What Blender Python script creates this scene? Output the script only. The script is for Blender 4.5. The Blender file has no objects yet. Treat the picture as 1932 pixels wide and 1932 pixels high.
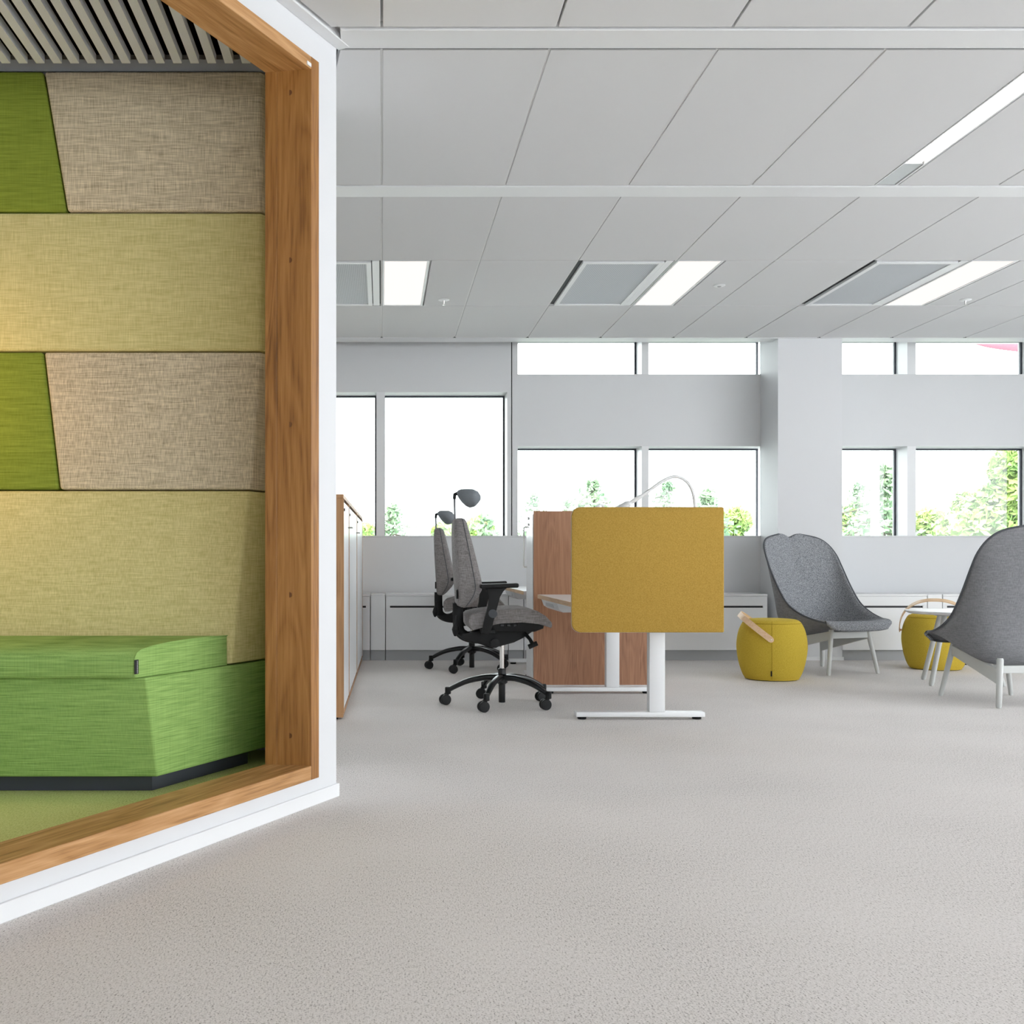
import bpy, bmesh, math, random
from mathutils import Vector, Matrix
random.seed(7)
S = bpy.context.scene
COL = S.collection
PI = math.pi

# ------------------------------------------------------------------ camera
F = 2090.0            # focal length in pixels of the 1932 px frame
VX, VY = 720.0, 1053.0  # vanishing point of the room's depth lines
H = 0.845             # eye height
cam_d = bpy.data.cameras.new('camera')
cam_d.sensor_width = 36.0
cam_d.lens = 36.0 * F / 1932.0
cam_d.shift_x = (966.0 - VX) / 1932.0
cam_d.shift_y = (VY - 966.0) / 1932.0
cam_d.clip_end = 500
cam = bpy.data.objects.new('camera', cam_d)
COL.objects.link(cam)
cam.location = (0, 0, H)
cam.rotation_euler = (PI / 2, 0, 0)
S.camera = cam

# ------------------------------------------------------------------ sky, exposure
W = bpy.data.worlds.new('overcast_sky')
S.world = W
W.use_nodes = True
bgn = W.node_tree.nodes['Background']
bgn.inputs[0].default_value = (0.93, 0.97, 1.0, 1)
bgn.inputs[1].default_value = 6.0
S.view_settings.view_transform = 'Standard'
S.view_settings.look = 'None'
S.view_settings.exposure = 0.34
S.view_settings.gamma = 1.0
S.view_settings.use_curve_mapping = False
S.cycles.max_bounces = 10
S.cycles.diffuse_bounces = 6
S.cycles.transparent_max_bounces = 12
S.cycles.sample_clamp_indirect = 6.0

# ------------------------------------------------------------------ materials
def lin(r, g, b):
    f = lambda c: (c / 255 / 12.92) if c / 255 <= 0.04045 else ((c / 255 + 0.055) / 1.055) ** 2.4
    return (f(r), f(g), f(b), 1)

def newmat(name):
    m = bpy.data.materials.new(name)
    m.use_nodes = True
    nt = m.node_tree
    return m, nt, nt.nodes['Principled BSDF']

def plain(name, c, rough=0.5, metal=0.0, bump=0.0, bscale=200, spec=0.5):
    m, nt, b = newmat(name)
    b.inputs['Base Color'].default_value = c
    b.inputs['Roughness'].default_value = rough
    b.inputs['Metallic'].default_value = metal
    b.inputs['Specular IOR Level'].default_value = spec
    tc = nt.nodes.new('ShaderNodeTexCoord')
    n = nt.nodes.new('ShaderNodeTexNoise')
    n.inputs['Scale'].default_value = bscale
    nt.links.new(tc.outputs['Object'], n.inputs['Vector'])
    if bump:
        bp = nt.nodes.new('ShaderNodeBump')
        bp.inputs['Strength'].default_value = bump
        bp.inputs['Distance'].default_value = 0.002
        nt.links.new(n.outputs['Fac'], bp.inputs['Height'])
        nt.links.new(bp.outputs[0], b.inputs['Normal'])
    else:
        mr = nt.nodes.new('ShaderNodeMapRange')
        mr.inputs['To Min'].default_value = max(0, rough - 0.04)
        mr.inputs['To Max'].default_value = min(1, rough + 0.04)
        nt.links.new(n.outputs['Fac'], mr.inputs['Value'])
        nt.links.new(mr.outputs[0], b.inputs['Roughness'])
    return m

def noise(nt, coord, scale3, scale=1.0, detail=2.0, rough=0.5, dist=0.0):
    mp = nt.nodes.new('ShaderNodeMapping')
    mp.inputs['Scale'].default_value = scale3
    nt.links.new(coord, mp.inputs['Vector'])
    n = nt.nodes.new('ShaderNodeTexNoise')
    n.inputs['Scale'].default_value = scale
    n.inputs['Detail'].default_value = detail
    n.inputs['Roughness'].default_value = rough
    n.inputs['Distortion'].default_value = dist
    nt.links.new(mp.outputs[0], n.inputs['Vector'])
    return n.outputs['Fac']

def math_n(nt, op, a, b):
    m = nt.nodes.new('ShaderNodeMath')
    m.operation = op
    for i, v in enumerate((a, b)):
        if isinstance(v, (int, float)):
            m.inputs[i].default_value = v
        else:
            nt.links.new(v, m.inputs[i])
    return m.outputs[0]

def ramp(nt, fac, stops):
    r = nt.nodes.new('ShaderNodeValToRGB')
    while len(r.color_ramp.elements) < len(stops):
        r.color_ramp.elements.new(0.5)
    for e, (p, c) in zip(r.color_ramp.elements, stops):
        e.position = p
        e.color = c
    nt.links.new(fac, r.inputs[0])
    return r.outputs[0]

def woven(name, dark, light, thread=230, run=14, lo=0.38, hi=0.62, rough=0.95, wx=0.5):
    """cloth: two sets of crossing threads, each thread its own tone"""
    m, nt, b = newmat(name)
    tc = nt.nodes.new('ShaderNodeTexCoord').outputs['Object']
    warp = noise(nt, tc, (run, run, thread), 1, 1.5)
    weft = noise(nt, tc, (thread, thread, run), 1, 1.5)
    mix = math_n(nt, 'ADD', math_n(nt, 'MULTIPLY', warp, 1 - wx), math_n(nt, 'MULTIPLY', weft, wx))
    c = ramp(nt, mix, [(lo, dark), (hi, light)])
    nt.links.new(c, b.inputs['Base Color'])
    b.inputs['Roughness'].default_value = rough
    b.inputs['Specular IOR Level'].default_value = 0.15
    bp = nt.nodes.new('ShaderNodeBump')
    bp.inputs['Strength'].default_value = 0.25
    bp.inputs['Distance'].default_value = 0.001
    nt.links.new(mix, bp.inputs['Height'])
    nt.links.new(bp.outputs[0], b.inputs['Normal'])
    return m

def felt(name, dark, light, scale=220, lo=0.35, hi=0.65, rough=0.95, bump=0.3):
    m, nt, b = newmat(name)
    tc = nt.nodes.new('ShaderNodeTexCoord').outputs['Object']
    n = noise(nt, tc, (1, 1, 1), scale, 3, 0.6)
    c = ramp(nt, n, [(lo, dark), (hi, light)])
    nt.links.new(c, b.inputs['Base Color'])
    b.inputs['Roughness'].default_value = rough
    b.inputs['Specular IOR Level'].default_value = 0.15
    bp = nt.nodes.new('ShaderNodeBump')
    bp.inputs['Strength'].default_value = bump
    bp.inputs['Distance'].default_value = 0.0015
    nt.links.new(n, bp.inputs['Height'])
    nt.links.new(bp.outputs[0], b.inputs['Normal'])
    return m

def oak(name, dark, mid, light, axis, fine=110, rough=0.45, ring=7.0):
    """long grain along one object axis, cathedral figure and fine pores"""
    m, nt, b = newmat(name)
    tc = nt.nodes.new('ShaderNodeTexCoord').outputs['Object']
    def sc(along, across):
        v = [across] * 3
        v[axis] = along
        return tuple(v)
    fig = noise(nt, tc, sc(0.9, ring), 1, 2, 0.5, 0.8)
    w = nt.nodes.new('ShaderNodeMath'); w.operation = 'FRACT'
    nt.links.new(math_n(nt, 'MULTIPLY', fig, 9.0), w.inputs[0])
    tri = math_n(nt, 'ABSOLUTE', math_n(nt, 'SUBTRACT', w.outputs[0], 0.5), 0)
    pore = noise(nt, tc, sc(4.0, fine), 1, 3, 0.65)
    broad = noise(nt, tc, sc(0.5, 9.0), 1, 1)
    mix = math_n(nt, 'ADD', math_n(nt, 'MULTIPLY', tri, 0.30), math_n(nt, 'ADD', math_n(nt, 'MULTIPLY', pore, 0.62), math_n(nt, 'MULTIPLY', broad, 0.3)))
    c = ramp(nt, mix, [(0.32, dark), (0.5, mid), (0.72, light)])
    nt.links.new(c, b.inputs['Base Color'])
    b.inputs['Roughness'].default_value = rough
    bp = nt.nodes.new('ShaderNodeBump')
    bp.inputs['Strength'].default_value = 0.12
    bp.inputs['Distance'].default_value = 0.001
    nt.links.new(pore, bp.inputs['Height'])
    nt.links.new(bp.outputs[0], b.inputs['Normal'])
    return m

def emitter(name, c, s):
    m = bpy.data.materials.new(name)
    m.use_nodes = True
    nt = m.node_tree
    nt.nodes.remove(nt.nodes['Principled BSDF'])
    e = nt.nodes.new('ShaderNodeEmission')
    e.inputs[0].default_value = c
    e.inputs[1].default_value = s
    nt.links.new(e.outputs[0], nt.nodes['Material Output'].inputs[0])
    return m

def glass_mat():
    m = bpy.data.materials.new('window_glass')
    m.use_nodes = True
    nt = m.node_tree
    nt.nodes.remove(nt.nodes['Principled BSDF'])
    t = nt.nodes.new('ShaderNodeBsdfTransparent')
    t.inputs[0].default_value = (0.96, 0.985, 0.97, 1)
    g = nt.nodes.new('ShaderNodeBsdfGlossy')
    g.inputs['Roughness'].default_value = 0.02
    fr = nt.nodes.new('ShaderNodeFresnel')
    fr.inputs[0].default_value = 1.45
    mx = nt.nodes.new('ShaderNodeMixShader')
    nt.links.new(fr.outputs[0], mx.inputs[0])
    nt.links.new(t.outputs[0], mx.inputs[1])
    nt.links.new(g.outputs[0], mx.inputs[2])
    nt.links.new(mx.outputs[0], nt.nodes['Material Output'].inputs[0])
    return m

def carpet(name, dark, mid, light, scale=170):
    m, nt, b = newmat(name)
    tc = nt.nodes.new('ShaderNodeTexCoord').outputs['Object']
    a = noise(nt, tc, (1, 1, 1), scale, 3, 0.7)
    rows = noise(nt, tc, (260, 60, 60), 1, 1)
    big = noise(nt, tc, (1, 1, 1), 1.2, 2)
    v = math_n(nt, 'ADD', math_n(nt, 'MULTIPLY', a, 0.65), math_n(nt, 'ADD', math_n(nt, 'MULTIPLY', rows, 0.25), math_n(nt, 'MULTIPLY', big, 0.1)))
    c = ramp(nt, v, [(0.35, dark), (0.47, mid), (0.62, light)])
    nt.links.new(c, b.inputs['Base Color'])
    b.inputs['Roughness'].default_value = 1.0
    b.inputs['Specular IOR Level'].default_value = 0.05
    bp = nt.nodes.new('ShaderNodeBump')
    bp.inputs['Strength'].default_value = 0.12
    bp.inputs['Distance'].default_value = 0.002
    nt.links.new(a, bp.inputs['Height'])
    nt.links.new(bp.outputs[0], b.inputs['Normal'])
    return m

def perforated(name, c, hole):
    m, nt, b = newmat(name)
    tc = nt.nodes.new('ShaderNodeTexCoord').outputs['Object']
    v = nt.nodes.new('ShaderNodeTexVoronoi')
    v.inputs['Scale'].default_value = 85
    v.inputs['Randomness'].default_value = 0.0
    nt.links.new(tc, v.inputs['Vector'])
    nt.links.new(ramp(nt, v.outputs['Distance'], [(0.28, hole), (0.36, c)]), b.inputs['Base Color'])
    b.inputs['Roughness'].default_value = 0.6
    return m

def leaf_mat(name, c1, c2):
    m, nt, b = newmat(name)
    tc = nt.nodes.new('ShaderNodeTexCoord').outputs['Object']
    n = noise(nt, tc, (1, 1, 1), 1.6, 3)
    nt.links.new(ramp(nt, n, [(0.35, c1), (0.65, c2)]), b.inputs['Base Color'])
    b.inputs['Roughness'].default_value = 0.8
    return m

M = {}
M['wall'] = plain('white_wall_paint', (0.72, 0.73, 0.745, 1), 0.6, bump=0.04, bscale=300, spec=0.3)
M['spandrel'] = plain('white_cladding', (0.70, 0.71, 0.72, 1), 0.45)
M['tile'] = plain('ceiling_tile', (0.72, 0.725, 0.73, 1), 0.9, bump=0.05, bscale=400, spec=0.1)
M['grid'] = plain('white_steel_grid', (0.78, 0.78, 0.78, 1), 0.5)
M['beam'] = plain('white_aluminium_profile', (0.80, 0.81, 0.82, 1), 0.38)
M['dark_gap'] = plain('dark_shadow_profile', (0.02, 0.024, 0.026, 1), 0.6)
M['black_felt'] = plain('black_acoustic_felt', (0.006, 0.006, 0.007, 1), 1.0, spec=0.0)
M['slat'] = felt('grey_painted_slat', lin(194, 200, 208), lin(216, 222, 230), 500, bump=0.05)
M['slat_trim'] = plain('grey_board', lin(172, 178, 186), 0.7)
M['carpet'] = carpet('grey_wool_carpet', lin(120, 115, 112), lin(220, 215, 212), lin(234, 230, 228), 240)
M['green_carpet'] = carpet('green_carpet', lin(160, 174, 104), lin(196, 206, 134), lin(214, 220, 154), 200)
M['oak_s'] = oak('oak_along', lin(136, 92, 46), lin(180, 132, 80), lin(206, 160, 112), 0)
M['oak_z'] = oak('oak_upright', lin(116, 74, 31), lin(154, 105, 51), lin(176, 127, 69), 2)
M['peg'] = plain('dark_oak_plug', lin(112, 70, 36), 0.6)
M['oak_lam'] = oak('oak_laminate', lin(128, 86, 60), lin(158, 112, 82), lin(174, 128, 96), 2, 160, 0.5, 10)
M['oak_edge'] = oak('oak_edge_band', lin(170, 132, 92), lin(196, 160, 120), lin(206, 172, 134), 1, 120, 0.5)
M['oak_cab'] = oak('oak_cabinet', lin(140, 98, 62), lin(172, 128, 86), lin(188, 144, 102), 2, 140, 0.5)
M['beige'] = woven('beige_weave', lin(160, 148, 124), lin(230, 218, 192), 260, 16, 0.30, 0.68)
M['lime'] = woven('lime_weave', lin(186, 178, 118), lin(226, 216, 160), 260, 16, 0.28, 0.70)
M['moss'] = woven('moss_green_weave', lin(112, 126, 44), lin(144, 160, 66), 260, 9, 0.28, 0.70, wx=0.25)
M['bench'] = woven('grass_green_weave', lin(118, 151, 80), lin(160, 194, 113), 260, 9, 0.28, 0.70, wx=0.25)
M['charcoal'] = plain('charcoal_plinth', lin(58, 62, 72), 0.6)
M['label'] = plain('black_fabric_label', (0.008, 0.008, 0.01, 1), 0.8)
M['white_ink'] = plain('white_thread', (0.6, 0.6, 0.6, 1), 0.8)
M['white_lac'] = plain('white_lacquer', (0.82, 0.83, 0.84, 1), 0.25)
M['white_met'] = plain('white_powder_coat', (0.82, 0.83, 0.84, 1), 0.35)
M['grey_plinth'] = plain('grey_plinth', lin(168, 170, 172), 0.5)
M['black_slot'] = plain('black_slot', (0.012, 0.012, 0.014, 1), 0.5)
M['glass'] = glass_mat()
M['gasket'] = plain('dark_window_gasket', lin(60, 64, 74), 0.5)
M['winframe'] = plain('white_window_frame', (0.80, 0.81, 0.82, 1), 0.4)
M['diffuser'] = emitter('panel_light_diffuser', (1.0, 0.91, 0.86, 1), 0.90)
M['strip'] = emitter('linear_light_diffuser', (1.0, 0.95, 0.88, 1), 4.0)
M['alu'] = plain('brushed_aluminium', (0.62, 0.63, 0.65, 1), 0.35, 0.6)
M['perf'] = perforated('perforated_steel', lin(206, 210, 214), lin(160, 166, 172))
M['chrome'] = plain('chrome', (0.72, 0.70, 0.68, 1), 0.18, 1.0)
M['steel'] = plain('dark_steel', (0.18, 0.18, 0.19, 1), 0.4, 0.7)
M['black_plastic'] = plain('black_plastic', (0.007, 0.0075, 0.008, 1), 0.5, spec=0.3)
M['black_gloss'] = plain('black_coated_aluminium', (0.006, 0.007, 0.008, 1), 0.3)
M['chair_cloth'] = woven('grey_chair_cloth', lin(122, 118, 118), lin(158, 154, 154), 320, 30)
M['headrest'] = felt('slate_grey_cloth', lin(124, 130, 136), lin(144, 150, 156), 500)
M['mustard'] = felt('mustard_wool', lin(164, 130, 58), lin(188, 154, 76), 180, 0.3, 0.7)
M['yellow'] = felt('chartreuse_wool', lin(188, 160, 54), lin(210, 184, 74), 220, 0.3, 0.7, bump=0.15)
M['yellow_seam'] = plain('chartreuse_thread', lin(150, 128, 14), 0.9)
M['grey_felt'] = felt('grey_melange_felt', lin(100, 103, 108), lin(176, 178, 182), 170, 0.34, 0.66)
M['grey_weave'] = woven('grey_shell_weave', lin(110, 111, 115), lin(146, 146, 149), 300, 26, 0.3, 0.7)
M['piping'] = plain('dark_grey_piping', lin(84, 87, 92), 0.9)
M['pale_wood'] = plain('grey_lacquered_wood', lin(196, 198, 196), 0.4)
M['beech'] = oak('steam_bent_ash', lin(216, 176, 132), lin(232, 198, 158), lin(238, 208, 172), 1, 100, 0.45)
M['pendant'] = plain('brass_shade', (0.5, 0.36, 0.14, 1), 0.35, 0.8)
M['bulb'] = emitter('warm_bulb', (1.0, 0.60, 0.26, 1), 24)
M['leaf_a'] = leaf_mat('broad_leaves', (0.20, 0.36, 0.10, 1), (0.44, 0.55, 0.18, 1))  # leaf colours lightened to stand in for outdoor haze
M['leaf_b'] = leaf_mat('needles', (0.17, 0.29, 0.17, 1), (0.32, 0.43, 0.26, 1))  # needle colours carry the same painted haze
M['bark'] = plain('bark', (0.16, 0.13, 0.11, 1), 0.9)
M['grass'] = plain('pale_paving', (0.34, 0.35, 0.33, 1), 1.0, bump=0.3, bscale=4)
M['flag'] = plain('red_flag_cloth', (0.75, 0.09, 0.12, 1), 0.8)

# ------------------------------------------------------------------ helpers
def link(name, me, mat, parent=None):
    o = bpy.data.objects.new(name, me)
    COL.objects.link(o)
    if mat is not None and not me.materials:
        me.materials.append(mat)
    if parent is not None:
        o.parent = parent
    return o

def mesh(name, bm, smooth=True, ang=28):
    bmesh.ops.recalc_face_normals(bm, faces=bm.faces)
    me = bpy.data.meshes.new(name)
    bm.to_mesh(me)
    bm.free()
    if smooth:
        for p in me.polygons:
            p.use_smooth = True
        me.set_sharp_from_angle(angle=math.radians(ang))
    return me

def make(name, bm, mat, parent=None, smooth=True, ang=28):
    return link(name, mesh(name, bm, smooth, ang), M[mat] if isinstance(mat, str) else mat, parent)

def empty(name, loc=(0, 0, 0), rz=0.0):
    o = bpy.data.objects.new(name, None)
    COL.objects.link(o)
    o.location = loc
    o.rotation_euler = (0, 0, rz)
    o.empty_display_size = 0.1
    return o

def tag(o, label, cat, group=None):
    o['label'] = label
    o['category'] = cat
    if group:
        o['group'] = group
    return o

def structure(o):
    o['kind'] = 'structure'
    return o

def hexa(bm, p, bevel=0.0, seg=2):
    """8 points: bottom 4 counter-clockwise, then top 4"""
    v = [bm.verts.new(q) for q in p]
    fs = [(3, 2, 1, 0), (4, 5, 6, 7), (0, 1, 5, 4), (1, 2, 6, 5), (2, 3, 7, 6), (3, 0, 4, 7)]
    faces = [bm.faces.new([v[i] for i in f]) for f in fs]
    if bevel:
        es = list({e for f in faces for e in f.edges})
        bmesh.ops.bevel(bm, geom=es, offset=bevel, segments=seg, profile=0.5, affect='EDGES')
    return bm

def box(x0, x1, y0, y1, z0, z1, bevel=0.0, seg=2, bm=None):
    bm = bm or bmesh.new()
    t = bmesh.new() if bevel else bm
    hexa(t, [(x0, y0, z0), (x1, y0, z0), (x1, y1, z0), (x0, y1, z0),
             (x0, y0, z1), (x1, y0, z1), (x1, y1, z1), (x0, y1, z1)], bevel, seg)
    if bevel:
        me = bpy.data.meshes.new('tmp'); t.to_mesh(me); t.free(); bm.from_mesh(me); bpy.data.meshes.remove(me)
    return bm

def prism(poly, z0, z1, bm=None, bevel=0.0):
    bm = bm or bmesh.new()
    a = [bm.verts.new((x, y, z0)) for x, y in poly]
    b = [bm.verts.new((x, y, z1)) for x, y in poly]
    n = len(poly)
    fs = [bm.faces.new(list(reversed(a))), bm.faces.new(b)]
    for i in range(n):
        fs.append(bm.faces.new([a[i], a[(i + 1) % n], b[(i + 1) % n], b[i]]))
    if bevel:
        es = list({e for f in fs for e in f.edges})
        bmesh.ops.bevel(bm, geom=es, offset=bevel, segments=2, profile=0.5, affect='EDGES')
    return bm

def side_prism(poly, y0, y1, bm=None, bevel=0.0, seg=3):
    """outline in x-z pushed along y"""
    t = bmesh.new()
    a = [t.verts.new((x, y0, z)) for x, z in poly]
    b = [t.verts.new((x, y1, z)) for x, z in poly]
    n = len(poly)
    fa = t.faces.new(a); fb = t.faces.new(list(reversed(b)))
    for i in range(n):
        t.faces.new([a[i], b[i], b[(i + 1) % n], a[(i + 1) % n]])
    if bevel:
        es = list(set(fa.edges) | set(fb.edges))
        bmesh.ops.bevel(t, geom=es, offset=bevel, segments=seg, profile=0.5, affect='EDGES')
    if bm is None:
        return t
    me = bpy.data.meshes.new('tmp'); t.to_mesh(me); t.free(); bm.from_mesh(me); bpy.data.meshes.remove(me)
    return bm

def tube(pts, r, seg=12, bm=None, cap=True, flat=None):
    """round bar through points; r a number or one per point; flat=(w,h) gives an oval"""
    bm = bm or bmesh.new()
    pts = [Vector(p) for p in pts]
    rs = r if isinstance(r, (list, tuple)) else [r] * len(pts)
    rings = []
    prev = None
    for i, p in enumerate(pts):
        d = (pts[min(i + 1, len(pts) - 1)] - pts[max(i - 1, 0)]).normalized()
        up = Vector((0, 0, 1)) if abs(d.z) < 0.9 else Vector((0, 1, 0))
        if prev is not None:
            up = prev
        s = d.cross(up).normalized()
        u = s.cross(d).normalized()
        prev = u
        fx, fy = flat or (1, 1)
        rings.append([bm.verts.new(p + (s * math.cos(2 * PI * k / seg) * fx + u * math.sin(2 * PI * k / seg) * fy) * rs[i]) for k in range(seg)])
    for a, b in zip(rings, rings[1:]):
        for k in range(seg):
            bm.faces.new([a[k], a[(k + 1) % seg], b[(k + 1) % seg], b[k]])
    if cap:
        bm.faces.new(list(reversed(rings[0])))
        bm.faces.new(rings[-1])
    return bm

def lathe(prof, seg=40, bm=None, c=(0, 0, 0), axis='z'):
    bm = bm or bmesh.new()
    rings = []
    for r, z in prof:
        ring = []
        for k in range(seg):
            a = 2 * PI * k / seg
            q = (r * math.cos(a), r * math.sin(a), z)
            if axis == 'y':
                q = (q[0], q[2], q[1])
            elif axis == 'x':
                q = (q[2], q[0], q[1])
            ring.append(bm.verts.new((q[0] + c[0], q[1] + c[1], q[2] + c[2])))
        rings.append(ring)
    for a, b in zip(rings, rings[1:]):
        for k in range(seg):
            bm.faces.new([a[k], a[(k + 1) % seg], b[(k + 1) % seg], b[k]])
    bm.faces.new(list(reversed(rings[0])))
    bm.faces.new(rings[-1])
    return bm

def curve(pts, n=24):
    """Catmull-Rom through points of any dimension"""
    out = []
    P = [pts[0]] + list(pts) + [pts[-1]]
    segs = len(pts) - 1
    for i in range(n + 1):
        t = i / n * segs
        k = min(int(t), segs - 1)
        f = t - k
        a, b, c, d = P[k], P[k + 1], P[k + 2], P[k + 3]
        out.append(tuple(0.5 * (2 * b[j] + (c[j] - a[j]) * f + (2 * a[j] - 5 * b[j] + 4 * c[j] - d[j]) * f * f + (3 * b[j] - a[j] - 3 * c[j] + d[j]) * f ** 3) for j in range(len(b))))
    return out

def copy_tree(o, parent=None):
    c = o.copy()
    COL.objects.link(c)
    c.parent = parent
    for ch in list(o.children):
        copy_tree(ch, c)
    return c

def clip(poly, nx, ny, d):
    """keep nx*x + ny*y <= d"""
    out = []
    for i in range(len(poly)):
        a, b = poly[i], poly[(i + 1) % len(poly)]
        fa, fb = nx * a[0] + ny * a[1] - d, nx * b[0] + ny * b[1] - d
        if fa <= 0:
            out.append(a)
        if fa * fb < 0:
            t = fa / (fa - fb)
            out.append((a[0] + (b[0] - a[0]) * t, a[1] + (b[1] - a[1]) * t))
    return out

# ------------------------------------------------------------------ room shell
CEIL = H + 1.815          # 2.66
YW = 9.57                 # inner face of the window wall
YG = YW + 0.225           # glass plane
X0, X1, YB = -5.0, 7.6, -4.2
TOP = 3.05

o = structure(make('floor', box(X0 - 0.3, X1 + 0.3, YB - 0.3, YW + 0.3, -0.12, 0.0), 'carpet', smooth=False))
structure(make('ceiling', box(X0 - 0.3, X1 + 0.3, YB - 0.3, YW + 0.3, TOP, TOP + 0.12), 'tile', smooth=False))

# partition of the seating booth: local x along the wall, local y into the booth
DX, DY = 0.468, 0.8837
WX, WY = -0.1487, 3.933
PART_RZ = math.atan2(DY, DX)
def loc(s, t):
    return (WX + DX * s - DY * t, WY + DY * s + DX * t)
def plane_x(t, y):
    """world x of the plane at distance t behind the partition, at depth y"""
    return WX - (t - DX * (y - WY)) / DY

part = structure(empty('wall_partition', (WX, WY, 0), PART_RZ))
SL, SR = -2.95, -0.145       # outer edges of the oak frame
make('wall_panel', box(SR, -0.004, 0.012, 0.15, 0, TOP), 'wall', part, False)
make('wall_panel', box(SL, SR, 0.012, 0.15, 0, 0.092), 'wall', part, False)
make('wall_panel', box(SL, SR, 0.012, 0.15, 2.548, TOP), 'wall', part, False)
make('wall_panel', box(-3.7, SL, 0.012, 0.15, 0, TOP), 'wall', part, False)
bb = structure(empty('baseboard_partition', (WX, WY, 0), PART_RZ))
make('board', box(-3.7, 0.0, 0.0, 0.012, 0, 0.046, 0.002, 1), 'white_lac', bb)
make('return_board', box(-0.004, 0.008, 0.012, 0.15, 0, 0.046, 0.002, 1), 'white_lac', bb)
ct = structure(empty('trim_1', (WX, WY, 0), PART_RZ))
make('ceiling_channel', box(-3.7, 0.01, -0.036, 0.012, CEIL - 0.006, CEIL + 0.03, 0.002, 1), 'beam', ct)

# booth's other walls
p0, p1 = loc(-0.004, 0.15), loc(-0.05, 0.152)
rw = bmesh.new()
prism([loc(-0.004, 0.012), (-0.235, 4.5), (-0.33, 4.5), loc(-0.10, 0.15)], 0, TOP, rw)
structure(make('wall_booth_side', rw, 'wall', smooth=False))
structure(make('wall_booth_back', box(-2.72, -0.33, 4.40, 4.5, 0, TOP), 'wall', smooth=False))
lj = loc(-3.7, 0.1)
structure(make('wall_booth_left', box(-2.72, -2.6, lj[1] - 0.3, 4.40, 0, TOP), 'wall', smooth=False))
fl = [loc(SL, 0.14), loc(-0.16, 0.14), (-0.36, 4.39), (-2.59, 4.39), (-2.59, loc(SL, 0.14)[1] + 0.2)]
structure(make('floor_booth', prism(fl, 0.001, 0.085), 'green_carpet', smooth=False))

# oak portal
fr = structure(empty('trim_2', (WX, WY, 0), PART_RZ))
fr['label'] = 'thick oak portal frame around the seating booth opening'
IL, IR = SL + 0.05, -0.195
T0, T1, TJ = -0.002, 0.153, 0.113
SPL = 0.33                 # the jambs' inner faces are splayed into the booth
def jamb(sa, sb):
    sg = -1 if sb > -1 else 1          # inner face on the low-s side for the right jamb
    def q(t0, t1):
        i0, i1 = (sa - SPL * max(t0, 0), sa - SPL * t1) if sg < 0 else (sb + SPL * max(t0, 0), sb + SPL * t1)
        o = sb if sg < 0 else sa
        lo = lambda z: ([(i0, t0, z), (o, t0, z), (o, t1, z), (i1, t1, z)] if sg < 0 else [(o, t0, z), (i0, t0, z), (i1, t1, z), (o, t1, z)])
        bm = bmesh.new()
        hexa(bm, lo(0.092) + lo(2.548), 0.0012, 1)
        return bm
    a = make('jamb', q(T0, TJ), 'oak_z', fr)
    make('jamb_strip', q(TJ + 0.0008, T1), 'oak_z', fr)
    return a
jr = jamb(IR, SR)
jamb(SL, IL)
for z in (2.43, 1.86, 1.30, 0.72, 0.24):
    make('peg', lathe([(0.009, 0), (0.009, 0.0006)], 16, c=(0, 0, 0), axis='x'), M['peg'], jr).location = (IR - SPL * 0.07 - 0.0008, 0.07, z)
make('head', box(IL, IR, T0, T1, 2.505, 2.5475, 0.0015, 1), 'oak_s', fr)
make('sill', box(IL, IR, T0, T1, 0.092, 0.140, 0.0015, 1), 'oak_s', fr)
make('corner_sensor', box(IR - 0.03, IR - 0.004, T0 - 0.003, T0 + 0.002, 2.509, 2.522, 0.001, 1), 'white_lac', fr)

# unseen walls of the room; window openings added to let in daylight
def ribbon(name, along, c0, c1, plane, thick, openings, z0, z1):
    bm = bmesh.new()
    def bx(a, b, za, zb):
        if along == 'x':
            box(a, b, min(plane, plane + thick), max(plane, plane + thick), za, zb, bm=bm)
        else:
            box(min(plane, plane + thick), max(plane, plane + thick), a, b, za, zb, bm=bm)
    bx(c0, c1, -0.1, z0); bx(c0, c1, z1, TOP)
    e = c0
    for a, b in openings:
        bx(e, a, z0, z1); e = b
    bx(e, c1, z0, z1)
    return structure(make(name, bm, 'wall', smooth=False))
ribbon('wall_back', 'x', X0, X1, YB, -0.25, [(0.4 + i * 2.4, 0.4 + i * 2.4 + 1.7) for i in range(3)], 1.0, 2.3)
ribbon('wall_right', 'y', YB, YW + 0.3, X1, 0.25, [(-3.9 + i * 2.6, -3.9 + i * 2.6 + 2.5) for i in range(4)], 0.45, 2.55)
structure(make('wall_left', box(X0 - 0.25, X0, YB, YW + 0.3, -0.1, TOP), 'wall', smooth=False))

# window wall ---------------------------------------------------------------
def px(p, y=YW):
    return (p - VX) * y / F
def pz(p, y=YW):
    return H + (VY - p) * y / F
SILL, BB, BT, LB = pz(1011), pz(842), pz(706), pz(740)
XA, XB_ = px(957), px(977)         # the pier between the tall window and the others
WT = YW + 0.36
HEAD = 2.765
ww = structure(empty('wall_window'))
make('wall_below_sill', box(X0, X1, YW, WT, -0.1, SILL), 'wall', ww, False)
make('band_panel', box(X0, px(964.5), YW, WT, LB, TOP), 'spandrel', ww, False)
make('pier_panel', box(XA, px(964.5), YW, WT, SILL, LB), 'spandrel', ww, False)
make('pier_panel', box(px(966.5), XB_, YW, WT, SILL, TOP), 'spandrel', ww, False)
make('dark_joint', box(px(964.5), px(966.5), YW + 0.015, WT, SILL, TOP), 'dark_gap', ww, False)
make('band_panel', box(XB_, X1, YW, WT, BB, BT), 'spandrel', ww, False)
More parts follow.
